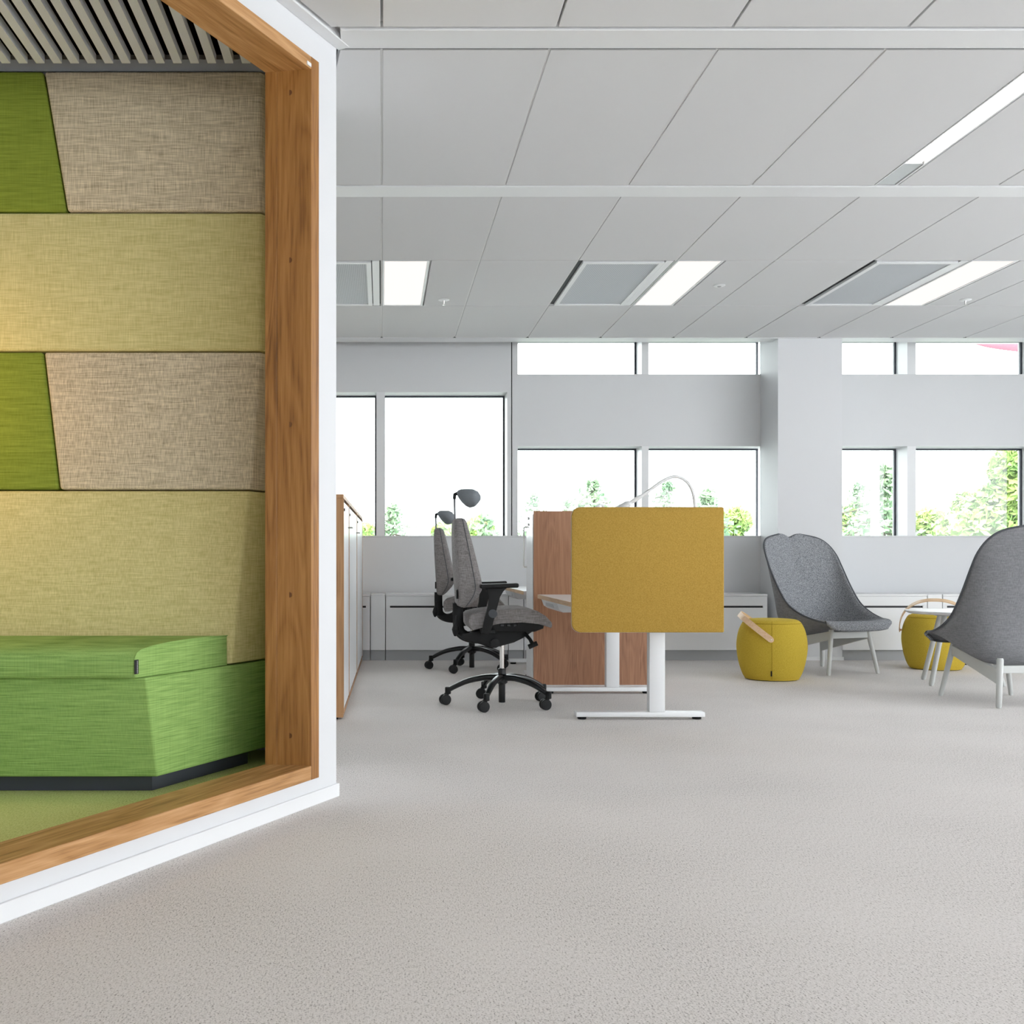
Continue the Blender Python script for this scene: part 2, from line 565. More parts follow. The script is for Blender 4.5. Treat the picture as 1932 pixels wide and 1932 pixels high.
make('window_head', box(XB_, X1, YW, WT, HEAD, TOP), 'spandrel', ww, False)
make('sill_lip', box(X0, X1, YW - 0.008, YW + 0.02, SILL - 0.012, SILL + 0.0015, 0.002, 1), 'spandrel', ww)
make('outer_board', box(X0, px(940), YW + 0.5, YW + 0.52, 2.6, TOP), 'spandrel', ww, False)

col = structure(empty('wall_column'))
CX0, CX1, CYF = px(1468, 9.15), px(1589, 9.15), 9.15
make('column_shaft', box(CX0, CX1, CYF, YW + 0.02, 0, TOP), 'wall', col, False)
cb = structure(empty('baseboard_column'))
make('board', box(CX0 - 0.01, CX1 + 0.01, CYF - 0.012, CYF - 0.0005, 0, 0.03, 0.002, 1), 'white_lac', cb)

def window(n, xa, xb, za, zb, posts):
    """opening split by posts; each light has a dark gasket, a frame and a pane"""
    w = structure(empty('window_%d' % n))
    edges = [xa] + [q for p in posts for q in p] + [xb]
    for a, b in posts:
        make('post', box(a, b, YW + 0.001, YG + 0.05, za, zb), 'winframe', w, False)
    for k in range(0, len(edges), 2):
        a, b = edges[k], edges[k + 1]
        bm = bmesh.new()
        g, gl = 0.014, 0.003
        for q in ((a, a + gl, za, zb), (b - g, b, za, zb), (a + gl, b - g, zb - g, zb), (a + gl, b - g, za, za + gl)):
            box(q[0], q[1], YG - 0.012, YG + 0.012, q[2], q[3], bm=bm)
        make('gasket', bm, 'gasket', w, False)
        make('pane', box(a + gl, b - g, YG - 0.003, YG + 0.003, za + gl, zb - g), 'glass', w, False)
    return w
PW = (px(1211), px(1224))
PR = (px(1712), px(1728))
PN = (px(1955), px(1971))
window(1, X0 + 0.3, XA, SILL, LB, [(px(710) - 2.35, px(726) - 2.35), (px(710) - 1.175, px(726) - 1.175), (px(710), px(726))])
window(2, XB_, CX0 + 0.05, SILL, BB, [PW])
window(3, XB_, CX0 + 0.05, BT, HEAD, [PW])
window(4, CX1 - 0.15, X1 - 0.3, SILL, BB, [PR, PN, (PN[0] + 1.175, PN[1] + 1.175)])
window(5, CX1 - 0.15, X1 - 0.3, BT, HEAD, [PR, PN, (PN[0] + 1.175, PN[1] + 1.175)])

# ------------------------------------------------------------------ suspended ceiling
sc = structure(empty('ceiling_suspended'))
make('backing', prism([(X0, 4.52), (X0, 9.29), (X1, 9.29), (X1, YB), (-2.0, YB), loc(-3.7, 0.2), loc(0.006, -0.03), (-0.15, 3.95), (-0.22, 4.52)][::-1], CEIL + 0.028, CEIL + 0.05), 'grid', sc, False)
G = 0.0045
tile_cache = {}
def tile(poly, zoff=0.0):
    x, y = poly[0]
    key = tuple((round(a - x, 4), round(b - y, 4)) for a, b in poly)
    if key not in tile_cache:
        bm = prism([(a - x, b - y) for a, b in poly], 0, 0.02, bevel=0.0015)
        tile_cache[key] = mesh('tile', bm, False)
    t = link('tile', tile_cache[key], M['tile'], sc)
    t.location = (x, y, CEIL + zoff)
def rect(a, b, c, d):
    return [(a + G, c + G), (b - G, c + G), (b - G, d - G), (a + G, d - G)]
ROWS_FAR = [(3.955, 5.396), (5.562, 6.76), (6.76, 7.97), (7.97, 9.12)]
ROWS_NEAR = [(2.35, 3.79), (0.75, 2.185), (-0.85, 0.585), (-2.45, -1.015), (-4.05, -2.615)]
for ri, (ya, yb) in enumerate(ROWS_FAR):
    for k in range(-8, 14):
        xa, xb = k * 0.6, k * 0.6 + 0.6
        if ri == 2 and k % 3 == 2:
            continue                          # ventilation panel
        if ri == 2 and k % 3 == 0:
            tile(rect(xa + 0.3, xb, ya, yb))  # light takes the other half
            continue
        if ri == 0 and k == 4:
            tile(rect(xa + 0.112, xb, ya, yb))
            continue
        if ri == 0 and k < -1:
            tile(rect(xa, xb, 4.53, yb)); continue
        if ri == 0 and k == -1:
            tile([(-0.148, ya + G), (xb - G, ya + G), (xb - G, yb - G), (xa + G, yb - G), (xa + G, 4.53), (-0.222, 4.53)]); continue
        tile(rect(xa, xb, ya, yb))
# keep tiles on the room's side of the partition's channel
nX, nY = -DY, DX
dC = nX * WX + nY * WY - 0.045
for ya, yb in ROWS_NEAR:
    for k in range(-8, 14):
        if k == 4 and ya > -1 and ya < 2:
            q = rect(k * 0.6 + 0.112, k * 0.6 + 0.6, ya, yb)
        else:
            q = rect(k * 0.6, k * 0.6 + 0.6, ya, yb)
        q = clip(q, nX, nY, dC - 0.004)
        if len(q) >= 3 and (max(p[0] for p in q) - min(p[0] for p in q)) > 0.05:
            tile(q)
for k in range(-8, 13):
    make('grid_bar', box(k * 0.6 - 0.004, k * 0.6 + 0.004, 3.957 if k > -1 else 4.54, 9.115, CEIL + 0.005, CEIL + 0.027), 'grid', sc, False)
# cross profiles
def profile(n, ya, yb, x_from, dark=True):
    b = structure(empty('trim_%d' % n))
    make('profile', box(x_from, X1, ya, yb, CEIL - 0.004, CEIL + 0.026, 0.002, 1), 'beam', b)
    if dark:
        make('shadow_gap', box(x_from, X1, yb + 0.001, yb + 0.018, CEIL + 0.004, CEIL + 0.02), 'dark_gap', b, False)
    return b
profile(3, 3.80, 3.937, plane_x(-0.05, 3.80) + 0.02)
profile(4, 5.404, 5.556, X0, False)
for i, y in enumerate((2.19, 0.59, -1.01, -2.61)):
    profile(5 + i, y + 0.004, y + 0.15, plane_x(-0.05, y) + 0.03)
e = structure(empty('trim_9'))
make('edge_profile', box(X0, X1, 9.124, 9.30, CEIL - 0.002, CEIL + 0.026, 0.002, 1), 'beam', e)
for k in range(-2, 10):
    make('joint_hole', box(k * 0.6 - 0.012, k * 0.6 + 0.012, 9.108, 9.1235, CEIL - 0.001, CEIL + 0.012), 'black_slot', e, False)

# ------------------------------------------------------------------ ceiling fixtures
ya, yb = ROWS_FAR[2]
def panel_light():
    t = empty('ceiling_panel_light')
    bm = bmesh.new()
    x0, x1, y0, y1 = 0.006, 0.294, 0.006, yb - ya - 0.006
    for q in ((x0, x0 + 0.012, y0, y1), (x1 - 0.016, x1, y0, y1), (x0 + 0.012, x1 - 0.016, y0, y0 + 0.012), (x0 + 0.012, x1 - 0.016, y1 - 0.012, y1)):
        box(q[0], q[1], q[2], q[3], 0.0, 0.022, 0.001, 1, bm=bm)
    make('frame', bm, 'white_met', t)
    make('diffuser', box(x0 + 0.012, x1 - 0.016, y0 + 0.012, y1 - 0.012, 0.004, 0.016), 'diffuser', t, False)
    return t
PL = panel_light()
plabels = {0: 'glowing rectangular ceiling panel light above the office chairs, nearest the booth', 3: 'glowing rectangular ceiling panel light above the mustard desk screen',
           6: 'glowing rectangular ceiling panel light above the grey lounge chairs'}
for i, k in enumerate((0, 3, 6, 9, -3)):
    t = PL if i == 0 else copy_tree(PL)
    t.location = (k * 0.6, ya, CEIL)
    tag(t, plabels.get(k, 'glowing rectangular ceiling panel light at the far end of the lounge' if k == 9 else 'glowing rectangular ceiling panel light behind the booth'), 'ceiling light', 'panel lights by the windows')

def vent():
    t = empty('ceiling_vent')
    L = yb - ya
    make('housing', box(0.006, 0.594, 0.006, L - 0.006, 0.014, 0.022), 'dark_gap', t, False)
    bm = bmesh.new()
    x0, x1, y0, y1, w = 0.035, 0.535, 0.03, L - 0.03, 0.03
    for q in ((x0, x0 + w, y0, y1), (x1 - w, x1, y0, y1), (x0 + w, x1 - w, y0, y0 + w), (x0 + w, x1 - w, y1 - w, y1)):
        box(q[0], q[1], q[2], q[3], -0.006, 0.012, 0.001, 1, bm=bm)
    make('frame', bm, 'white_met', t)
    make('perforated_plate', box(x0 + w, x1 - w, y0 + w, y1 - w, 0.0, 0.008), 'perf', t, False)
    make('side_rail', box(x1 + 0.006, 0.586, 0.012, L - 0.012, 0.0, 0.013, 0.001, 1), 'white_met', t)
    return t
VT = vent()
vlabels = {-1: 'square perforated ceiling vent beside the booth wall', 2: 'square perforated ceiling vent between the light above the desks and the booth side',
           5: 'square perforated ceiling vent before the white column'}
for i, k in enumerate((-1, 2, 5, 8)):
    t = VT if i == 0 else copy_tree(VT)
    t.location = (k * 0.6, ya, CEIL)
    tag(t, vlabels.get(k, 'square perforated ceiling vent at the far end of the lounge'), 'vent', 'perforated ceiling vents')

def strip_light(y0, y1, lit0):
    t = empty('linear_ceiling_light')
    make('channel', box(0.0, 0.108, 0, y1 - y0, 0.014, 0.024), 'alu', t, False)
    bm = bmesh.new()
    box(0.0, 0.006, 0, y1 - y0, -0.002, 0.014, bm=bm)
    box(0.100, 0.108, 0, y1 - y0, -0.002, 0.014, bm=bm)
    make('edge_strips', bm, 'white_met', t, False)
    make('diffuser', box(0.026, 0.084, 0.01, lit0 - y0, 0.004, 0.012), 'strip', t, False)
    make('end_cover', box(0.012, 0.096, lit0 - y0 + 0.004, y1 - y0 - 0.004, 0.002, 0.012, 0.001, 1), 'alu', t)
    t.location = (2.398, y0, CEIL)
    return t
tag(strip_light(3.962, 5.39, 5.10), 'long narrow linear light recessed in the ceiling tiles', 'ceiling light', 'linear ceiling lights')
tag(strip_light(0.76, 2.18, 1.9), 'narrow linear fill light added in the ceiling over the aisle', 'ceiling light', 'linear ceiling lights')  # out-of-view strip added as fill for the near side
tag(strip_light(-0.84, 0.58, 0.3), 'narrow linear fill light added further down the aisle', 'ceiling light', 'linear ceiling lights')  # second unseen strip, also added for fill

def sprinkler(x, y, label, stem=True):
    t = empty('sprinkler_head' if stem else 'smoke_detector', (x, y, CEIL))
    make('rosette', lathe([(0.038, 0.0), (0.040, -0.003), (0.030, -0.008), (0.012, -0.009)][::-1], 24), 'white_met', t)
    if stem:
        make('nozzle', lathe([(0.004, -0.04), (0.010, -0.039), (0.010, -0.036), (0.005, -0.034), (0.007, -0.015), (0.008, -0.0085)], 14), 'chrome', t)
    else:
        make('sensor_dome', lathe([(0.003, -0.014), (0.010, -0.012), (0.014, -0.0088)], 16), 'grey_plinth', t)
    return tag(t, label, 'sprinkler' if stem else 'detector')
sprinkler(0.437, 7.78, 'small ceiling sprinkler with chrome nozzle above the office chairs')
sprinkler(2.245, 7.366, 'small flat round ceiling detector without a nozzle', False)
sprinkler(4.10, 7.78, 'small ceiling sprinkler with chrome nozzle above the lounge chairs')

# ------------------------------------------------------------------ booth interior
booth_back = 4.395
T_END = 0.34
def panel(name_lab, mat, xl_top, xl_bot, xr, yt, yb_, zt, zb, cat_group):
    """upholstered pad; xr None = cut off parallel to the opening"""
    g = 0.0025
    if xr is None:
        rt = lambda y: plane_x(T_END, y)
        pr = [rt(yb_), rt(booth_back - 0.11), rt(yt), rt(booth_back - 0.11)]
        bck = booth_back - 0.11
    else:
        pr = [xr[1] - g, xr[1] - g, xr[0] - g, xr[0] - g]
        bck = booth_back - 0.11
    bm = bmesh.new()
    hexa(bm, [(xl_bot + g, yb_, zb + g), (pr[0], yb_, zb + g), (pr[1], bck, zb + g), (xl_bot + g, bck, zb + g),
              (xl_top + g, yt, zt - g), (pr[2], yt, zt - g), (pr[3], bck, zt - g), (xl_top + g, bck, zt - g)], 0.011, 4)
    return tag(make('upholstered_wall_panel', bm, mat, ang=60), name_lab, 'wall panel', cat_group)
BL = -2.58
gp = 'upholstered panels on the booth wall'
z1, z2, z3, z4 = 2.650, 2.126, 1.610, 1.0924
panel('beige woven upholstered panel in the topmost row, under the ceiling slats', 'beige', -1.2516, -1.165, None, 4.10, 4.10, z1, z2, gp)
panel('dark moss green upholstered panel with slanted side in the topmost row', 'moss', BL, BL, (-1.2516, -1.165), 4.10, 4.10, z1, z2, gp)
panel('wide lime green upholstered panel in the second row from the ceiling', 'lime', BL, BL, None, 4.10, 4.10, z2, z3, gp)
panel('beige woven upholstered panel in the row above the backrest', 'beige', -1.2516, -1.175, None, 4.10, 4.04, z3, z4, gp)
panel('moss green upholstered panel with slanted side in the row above the backrest', 'moss', BL, BL, (-1.2516, -1.175), 4.10, 4.04, z3, z4, gp)
panel('tilted lime green upholstered backrest panel behind the bench seat', 'lime', BL, BL, None, 4.035, 3.930, z4, 0.466, gp)

bench = tag(empty('booth_bench', (-1.5, 4.0, 0.085)), 'long grass green upholstered bench with angled end on dark plinth', 'bench')
def bl(p):
    return [(q[0] + 1.5, q[1] - 4.0, q[2] - 0.085) for q in p]
yt_, yb_ = 3.523, 3.574
bm = bmesh.new()
hexa(bm, bl([(BL, yb_, 0.139), (plane_x(T_END, yb_), yb_, 0.139), (plane_x(T_END, 4.27), 4.27, 0.139), (BL, 4.27, 0.139),
         (BL, yt_, 0.464), (plane_x(T_END, yt_), yt_, 0.464), (plane_x(T_END, 4.27), 4.27, 0.464), (BL, 4.27, 0.464)]), 0.007, 3)
make('base', bm, 'bench', bench, ang=60)
bm = bmesh.new()
tp = 0.385
hexa(bm, bl([(BL, 3.62, 0.0855), (plane_x(tp, 3.62), 3.62, 0.0855), (plane_x(tp, 4.1), 4.1, 0.0855), (BL, 4.1, 0.0855),
         (BL, 3.62, 0.138), (plane_x(tp, 3.62), 3.62, 0.138), (plane_x(tp, 4.1), 4.1, 0.138), (BL, 4.1, 0.138)]))
make('plinth', bm, 'charcoal', bench, False)
tc_ = 0.348
prof = [(3.498, 0.4655), (3.490, 0.475), (3.489, 0.530), (3.497, 0.545), (3.515, 0.554), (3.56, 0.562), (3.65, 0.569), (3.75, 0.572), (3.85, 0.572), (3.925, 0.570),
        (3.926, 0.4655)]
prof = [(y - 0.0, z) for y, z in prof]
bm = bmesh.new()
ra = [bm.verts.new(bl([(BL, y, z)])[0]) for y, z in prof]
rb = [bm.verts.new(bl([(plane_x(tc_, y), y, z)])[0]) for y, z in prof]
n = len(prof)
for i in range(n):
    bm.faces.new([ra[i], ra[(i + 1) % n], rb[(i + 1) % n], rb[i]])
bm.faces.new(list(reversed(ra)))
fe = bm.faces.new(rb)
bmesh.ops.bevel(bm, geom=list(fe.edges), offset=0.004, segments=2, profile=0.5, affect='EDGES')
cu = make('seat_cushion', bm, 'bench', bench, ang=45)
seam = [bl([(plane_x(tc_, y) + 0.0005, y - 0.0005, z + 0.0005)])[0] for y, z in prof[2:-1]]
make('piping', tube(seam, 0.0018, 6), 'bench', cu)
# small sewn-in brand label, dark with a column of white stitched letters
y_l = 3.4905
lx, ly = plane_x(tc_, y_l), y_l
lab = empty('label_frame')
lab.name = 'fabric_label'
bm = bmesh.new()
u = Vector((DX, DY, 0)); nrm = Vector((DY, -DX, 0))
base = Vector((lx, ly, 0)) + nrm * 0.0015 - u * 0.004
def lp(s, t, z):
    q = base + u * s + nrm * t
    return bl([(q.x, q.y, z)])[0]
hexa(bm, [lp(0, 0, 0.479), lp(0.019, 0, 0.479), lp(0.019, -0.001, 0.479), lp(0, -0.001, 0.479), lp(0, 0, 0.524), lp(0.019, 0, 0.524), lp(0.019, -0.001, 0.524), lp(0, -0.001, 0.524)])
bpy.data.objects.remove(lab)
lab = make('fabric_label', bm, 'label', cu, False)
bm = bmesh.new()
for i in range(10):
    z = 0.4815 + i * 0.0041
    for a, b in ((0.0112, 0.0126), (0.0134, 0.0148)) if i % 2 else ((0.0112, 0.0148),):
        hexa(bm, [lp(a, 0.0004, z), lp(b, 0.0004, z), lp(b, 0, z), lp(a, 0, z), lp(a, 0.0004, z + 0.0024), lp(b, 0.0004, z + 0.0024), lp(b, 0, z + 0.0024), lp(a, 0, z + 0.0024)])
make('lettering', bm, 'white_ink', lab, False)

sl = tag(empty('slatted_ceiling', (-1.5, 4.0, 2.62)), 'grey slatted baffle ceiling hung below black felt inside the booth', 'slatted ceiling')
fp = [(x + 1.5, y - 4.0) for x, y in [loc(SL, 0.16), loc(-0.12, 0.16), (-0.36, 4.39), (-2.59, 4.39), (-2.59, loc(SL, 0.16)[1] + 0.2)]]
make('black_backing', prism(fp, 0.22, 0.235), 'black_felt', sl, False)
make('wall_strip', box(BL + 1.5, plane_x(0.16, 4.11) + 1.5, 0.11, 0.13, 0.032, 0.075), 'slat_trim', sl, False)
for i in range(36):
    xr = -0.534 + 0.0618 - i * 0.0618
    xl = xr - 0.031
    ye = 3.992
    a = lambda x: (WY + (0.305 + DY * (x - WX)) / DX)
    ya_, yb2 = a(xr), a(xl)
    if min(ya_, yb2) > ye - 0.02:
        continue
    ya_, yb2 = min(ya_, ye - 0.02), min(yb2, ye - 0.02)
    make('slat', prism([(q[0] + 1.5, q[1] - 4.0) for q in [(xl, yb2), (xr, ya_), (xr, ye), (xl, ye)]], 0.008, 0.040), 'slat', sl, False)
# warm pendant over the booth's table, left of the opening
pd = tag(empty('pendant_lamp', (-1.74, 3.60, 1.36)), 'warm glowing glass globe pendant hanging in the booth', 'lamp')
make('globe', lathe([(max(0.004, 0.09 * math.sin(PI * k / 16)), 0.09 - 0.09 * math.cos(PI * k / 16)) for k in range(17)], 32), 'bulb', pd, ang=60)
make('cap', lathe([(0.03, 0.176), (0.032, 0.18), (0.03, 0.215), (0.01, 0.225)], 20), 'pendant', pd)
make('cord', tube([(0, 0, 0.22), (0, 0, 1.26)], 0.003, 8), 'black_plastic', pd)

# ------------------------------------------------------------------ oak and white storage cabinets beside the booth
cr = -math.atan2(27, F)
def cabinet(y0, y1, label, end_panel):
    t = tag(empty('storage_cabinet', (-0.1995 + 0.0129 * (y0 - 5.79), y0, 0), cr), label, 'cabinet', 'storage cabinets beside the booth')
    L = y1 - y0 - 0.006
    D, Ht = 0.45, 1.18
    make('base', box(-D, -0.03, 0.02, L - 0.02, 0.0, 0.03), 'black_slot', t, False)
    make('bottom', box(-D, -0.002, 0.0, L, 0.012, 0.034), 'oak_cab', t, False)
    make('top', box(-D, 0.0, 0.0, L, Ht - 0.022, Ht, 0.001, 1), 'oak_cab', t)
    make('side_panel', box(-D, 0.002, 0.0, 0.02, 0.0345, Ht - 0.0225), 'oak_cab', t, False)
    make('side_panel', box(-D, 0.002, L - 0.02, L, 0.0345, Ht - 0.0225), 'oak_cab', t, False)
    make('back_panel', box(-D, -D + 0.01, 0.021, L - 0.021, 0.0345, Ht - 0.0225), 'oak_cab', t, False)
    d = make('door', box(-0.02, 0.0, 0.022, L - 0.022, 0.05, 1.14, 0.001, 1), 'white_lac', t)
    make('door_edge', box(-0.0205, 0.0005, L - 0.022, L - 0.0205, 0.05, 1.14), 'oak_edge', d, False)
    make('handle', tube([(0.0, L - 0.12, 1.02), (0.022, L - 0.12, 1.02), (0.022, L - 0.06, 1.02), (0.0, L - 0.06, 1.02)], 0.004, 8), 'chrome', d)
    make('lock', lathe([(0.008, 0.0), (0.008, 0.006)], 14, c=(0, 0.06, 1.10), axis='x'), 'black_plastic', d)
    return t
cabinet(5.79, 6.48, 'narrow oak storage cabinet with white door and bare oak end panel', True)
cabinet(6.48, 7.79, 'wide white-fronted oak storage cabinet between the two others', True)
cabinet(7.79, 9.08, 'white-fronted oak storage cabinet next to the window sideboard', True)

# ------------------------------------------------------------------ low sideboards under the windows
CF = 9.13
def side_unit(xa, xb, label):
    t = tag(empty('window_sideboard', (xa, CF, 0)), label, 'sideboard', 'low white sideboards under the windows')
    L = xb - xa - 0.006
    D = YW - CF - 0.01
    z0, zs0, zs1, zt = 0.087, 0.4355, 0.452, 0.548
    make('plinth', box(0, L, 0.03, D, 0, z0 - 0.002), 'grey_plinth', t, False)
    make('body', box(0, L, 0.021, D, z0, zt - 0.018), 'white_lac', t, False)
    make('door', box(0.0, L, 0, 0.02, z0, zs0, 0.001, 1), 'white_lac', t)
    f = make('drawer_front', box(0.0, L, 0, 0.02, zs1, zt - 0.019, 0.001, 1), 'white_lac', t)
    s = make('grip_slot', box(0.034, L - 0.034, 0.014, 0.0205, zs0, zs1), 'black_slot', t, False)
    for a in (0.0, L - 0.034):
        make('slot_end', box(a, a + 0.034, 0.0, 0.02, zs0 + 0.0003, zs1 - 0.0003), 'white_lac', t, False)
    make('top', box(-0.002, L + 0.002, -0.003, D, zt - 0.017, zt, 0.001, 1), 'white_lac', t)
    return t
def filler(xa, xb, label):
    t = tag(empty('filler_panel', (xa, CF, 0)), label, 'panel', 'narrow fillers between the sideboards')
    L = xb - xa - 0.006
    make('plinth', box(0, L, 0.03, 0.4, 0, 0.085), 'grey_plinth', t, False)
    make('front', box(0, L, 0, 0.4, 0.087, 0.546, 0.001, 1), 'white_lac', t)
    return t
c9 = lambda p: px(p, CF)
side_unit(c9(466), c9(699.5), 'low white sideboard mostly hidden behind the oak cabinets')
filler(c9(699.5), c9(728), 'narrow white filler panel beside the oak storage cabinets')
side_unit(c9(728), c9(960), 'low white sideboard behind the two office chairs')
filler(c9(960), c9(989), 'narrow white filler panel beyond the far desk')
side_unit(c9(989), c9(1222), 'low white sideboard behind the desks and oak tower')
filler(c9(1222), c9(1250), 'narrow white filler panel hidden behind the mustard screen')
side_unit(c9(1250), c9(1449), 'low white sideboard ending just before the white column')
side_unit(c9(1590), c9(1750.5), 'low white sideboard between the white column and barrel stool')
filler(c9(1750.5), c9(1779), 'narrow white filler panel behind the barrel stool and round table')
side_unit(c9(1779), c9(2012), 'low white sideboard behind the round side table')

# ------------------------------------------------------------------ desks
def desk(y0, y1, legs, label, z=0.615):
    t = tag(empty('height_adjustable_desk', (1.36, (y0 + y1) / 2, 0)), label, 'desk', 'sit-stand desks')
    xa, xb = 0.985 - 1.36, 1.735 - 1.36
    ya, yb = y0 - (y0 + y1) / 2, y1 - (y0 + y1) / 2
    top = make('desktop', box(xa + 0.0015, xb, ya, yb, z - 0.024, z - 0.0008), 'white_lac', t, False)
    make('desk_surface', box(xa + 0.002, xb - 0.002, ya + 0.002, yb - 0.002, z - 0.0008, z + 0.0002), 'white_lac', top, False)
    make('edge_band', box(xa, xa + 0.0012, ya, yb, z - 0.024, z), 'oak_edge', top, False)
    make('edge_band', box(xa, xb, yb, yb + 0.0012, z - 0.024, z), 'oak_edge', top, False)
    # white pencil tray under the user's edge
    tr = make('under_tray', side_prism([(xa + 0.02, z - 0.025), (xa + 0.32, z - 0.025), (xa + 0.32, z - 0.080), (xa + 0.06, z - 0.084), (xa + 0.036, z - 0.068)], yb - 0.62, yb - 0.02, bevel=0.004), 'white_met', t)
    make('tray_grip', side_prism([(xa + 0.026, z - 0.033), (xa + 0.0265, z - 0.030), (xa + 0.05, z - 0.030), (xa + 0.045, z - 0.07), (xa + 0.028, z - 0.062)], yb - 0.46, yb - 0.16, bevel=0.002), 'alu', tr)
    for ly in legs:
        l = ly - (y0 + y1) / 2
        g = empty('leg_assembly'); bpy.data.objects.remove(g)
        leg = make('leg', box(0.040, 0.122, l - 0.03, l + 0.03, 0.04, z - 0.08, 0.004, 2), 'white_met', t)
        make('foot', box(1.017 - 1.36, 1.69 - 1.36, l - 0.035, l + 0.035, 0.015, 0.040, 0.003, 2), 'white_met', leg)
        for fx in (1.017 - 1.36 + 0.035, 1.69 - 1.36 - 0.035):
            make('glide', lathe([(0.022, 0), (0.024, 0.004), (0.024, 0.0148)], 18, c=(fx, l - 0.0, 0)), 'black_plastic', leg)
    make('crossbar', box(0.05, 0.11, legs[0] - (y0 + y1) / 2 - 0.05, legs[1] - (y0 + y1) / 2 + 0.05, z - 0.08, z - 0.0245, 0.003, 1), 'white_met', t)
    return t
desk(5.625, 7.0, (5.82, 6.93), 'white sit-stand desk with oak edge behind the mustard screen')
desk(7.70, 9.07, (7.92, 8.86), 'white sit-stand desk with oak edge near the window sideboards')

# mustard felt screen clamped to the desk end
sx0, sx1, sz0, sz1, r = 0.959, 1.726, 0.470, 1.102, 0.045
out = []
for cx, cz, a0 in ((sx0 + r, sz0 + r, PI), (sx0 + r, sz1 - r, PI / 2)):
    for k in range(9):
        a = a0 + (PI / 2) * k / 8 if cz < 0.8 else a0 + (PI / 2) * k / 8
        out.append((cx + r * math.cos(a), cz + r * math.sin(a)))
left_low = [(sx0 + r + r * math.cos(PI + PI / 2 * k / 8), sz0 + r + r * math.sin(PI + PI / 2 * k / 8)) for k in range(9)]
left_up = [(sx0 + r + r * math.cos(PI / 2 + PI / 2 * k / 8), sz1 - r + r * math.sin(PI / 2 + PI / 2 * k / 8)) for k in range(9)]
outline = left_low + [(sx1 - 0.006, sz0), (sx1, sz0 + 0.004), (sx1, sz1 - 0.004), (sx1 - 0.006, sz1)] + left_up
scr = tag(empty('desk_screen', (1.34, 5.6, 0.47)), 'mustard yellow felt desk screen clamped to the desk end', 'desk screen')
loc_out = [(a - 1.34, b - 0.47) for a, b in outline]
make('felt_panel', side_prism(loc_out, -0.018, 0.012, bevel=0.005), 'mustard', scr, ang=50)
make('edge_zip', tube([(a, -0.003, b) for a, b in loc_out + loc_out[:1]], 0.0014, 6, cap=False), 'alu', scr)
for cx in (-0.22, 0.22):
    make('clamp', box(cx - 0.03, cx + 0.03, 0.0125, 0.0245, 0.09, 0.15, 0.002, 1), 'alu', scr)

# oak pull-out tower between the desks
tw = tag(empty('storage_tower', (0.99, 7.21, 0)), 'tall oak pull-out storage tower with white front between the desks', 'cabinet')
TWX, TWY, TWZ = 1.73 - 0.99, 0.355, 1.152
make('base', box(0.03, TWX, 0.01, TWY - 0.01, 0, 0.02), 'white_met', tw, False)
make('side_panel', box(0.0, TWX, 0.0, 0.019, 0.02, TWZ, 0.0008, 1), 'oak_lam', tw)
make('side_panel', box(0.0, TWX, TWY - 0.019, TWY, 0.02, TWZ, 0.0008, 1), 'oak_lam', tw)
make('back_panel', box(TWX - 0.012, TWX, 0.02, TWY - 0.02, 0.02, TWZ), 'oak_lam', tw, False)
make('top', box(0.0, TWX - 0.013, 0.02, TWY - 0.02, TWZ - 0.02, TWZ), 'white_lac', tw, False)
make('shelf', box(0.0, TWX - 0.013, 0.02, TWY - 0.02, 0.02, 0.04), 'white_lac', tw, False)
fd = make('pull_out_front', box(-0.004, 0.012, 0.0195, TWY - 0.0195, 0.041, TWZ - 0.021, 0.001, 1), 'white_lac', tw)
make('handle', tube([(-0.004, TWY - 0.06, 1.055), (-0.022, TWY - 0.06, 1.055), (-0.026, TWY - 0.06, 1.045), (-0.026, TWY - 0.06, 0.795), (-0.022, TWY - 0.06, 0.785), (-0.004, TWY - 0.06, 0.785)], 0.005, 8), 'chrome', fd)
for z in (1.11, 1.07):
    make('lock', lathe([(0.009, -0.012), (0.009, -0.004)], 14, c=(0, TWY - 0.14, z), axis='x'), 'chrome', fd)

# desk lamps: clamp on the rear desk edge, bowed tube arm and flat head
def lamp(x, y, z, label, s=1.0, rz=0.0):
    t = tag(empty('desk_lamp', (x, y, z), rz), label, 'lamp', 'white bow-arm desk lamps')
    make('clamp', box(-0.025, 0.025, -0.025, 0.025, 0.0, 0.03, 0.004, 2), 'white_met', t)
    arm = curve([(0, 0, 0.03), (0, 0, 0.36), (-0.008, 0, 0.55), (-0.04, 0, 0.635), (-0.10, 0, 0.672), (-0.17, 0, 0.655), (-0.27, 0, 0.585), (-0.315, 0, 0.555)], 40)
    make('arm', tube([(a * s, b, c * s) for a, b, c in arm], 0.009, 10), 'white_met', t)
    d = Vector((-0.9, 0, -0.55)).normalized()
    a0 = Vector((-0.295 * s, 0, 0.568 * s))
    make('joint', tube([a0 + d * k for k in (0, 0.01, 0.05, 0.07)], [0.008, 0.011, 0.012, 0.010], 12), 'white_met', t)
    h = a0 + d * 0.07
    bm = tube([h, h + d * 0.02, h + d * 0.16, h + d * 0.2, h + d * 0.21], [0.022, 0.042, 0.052, 0.044, 0.026], 16, flat=(1.0, 0.5))
    make('lamp_head', bm, 'white_met', t)
    return t
lamp(1.71, 6.03, 0.6155, 'white bow-arm desk lamp rising behind the mustard screen')
lamp(1.69, 8.30, 0.6155, 'white bow-arm desk lamp on the far desk, mostly hidden', 0.93, 0.9)

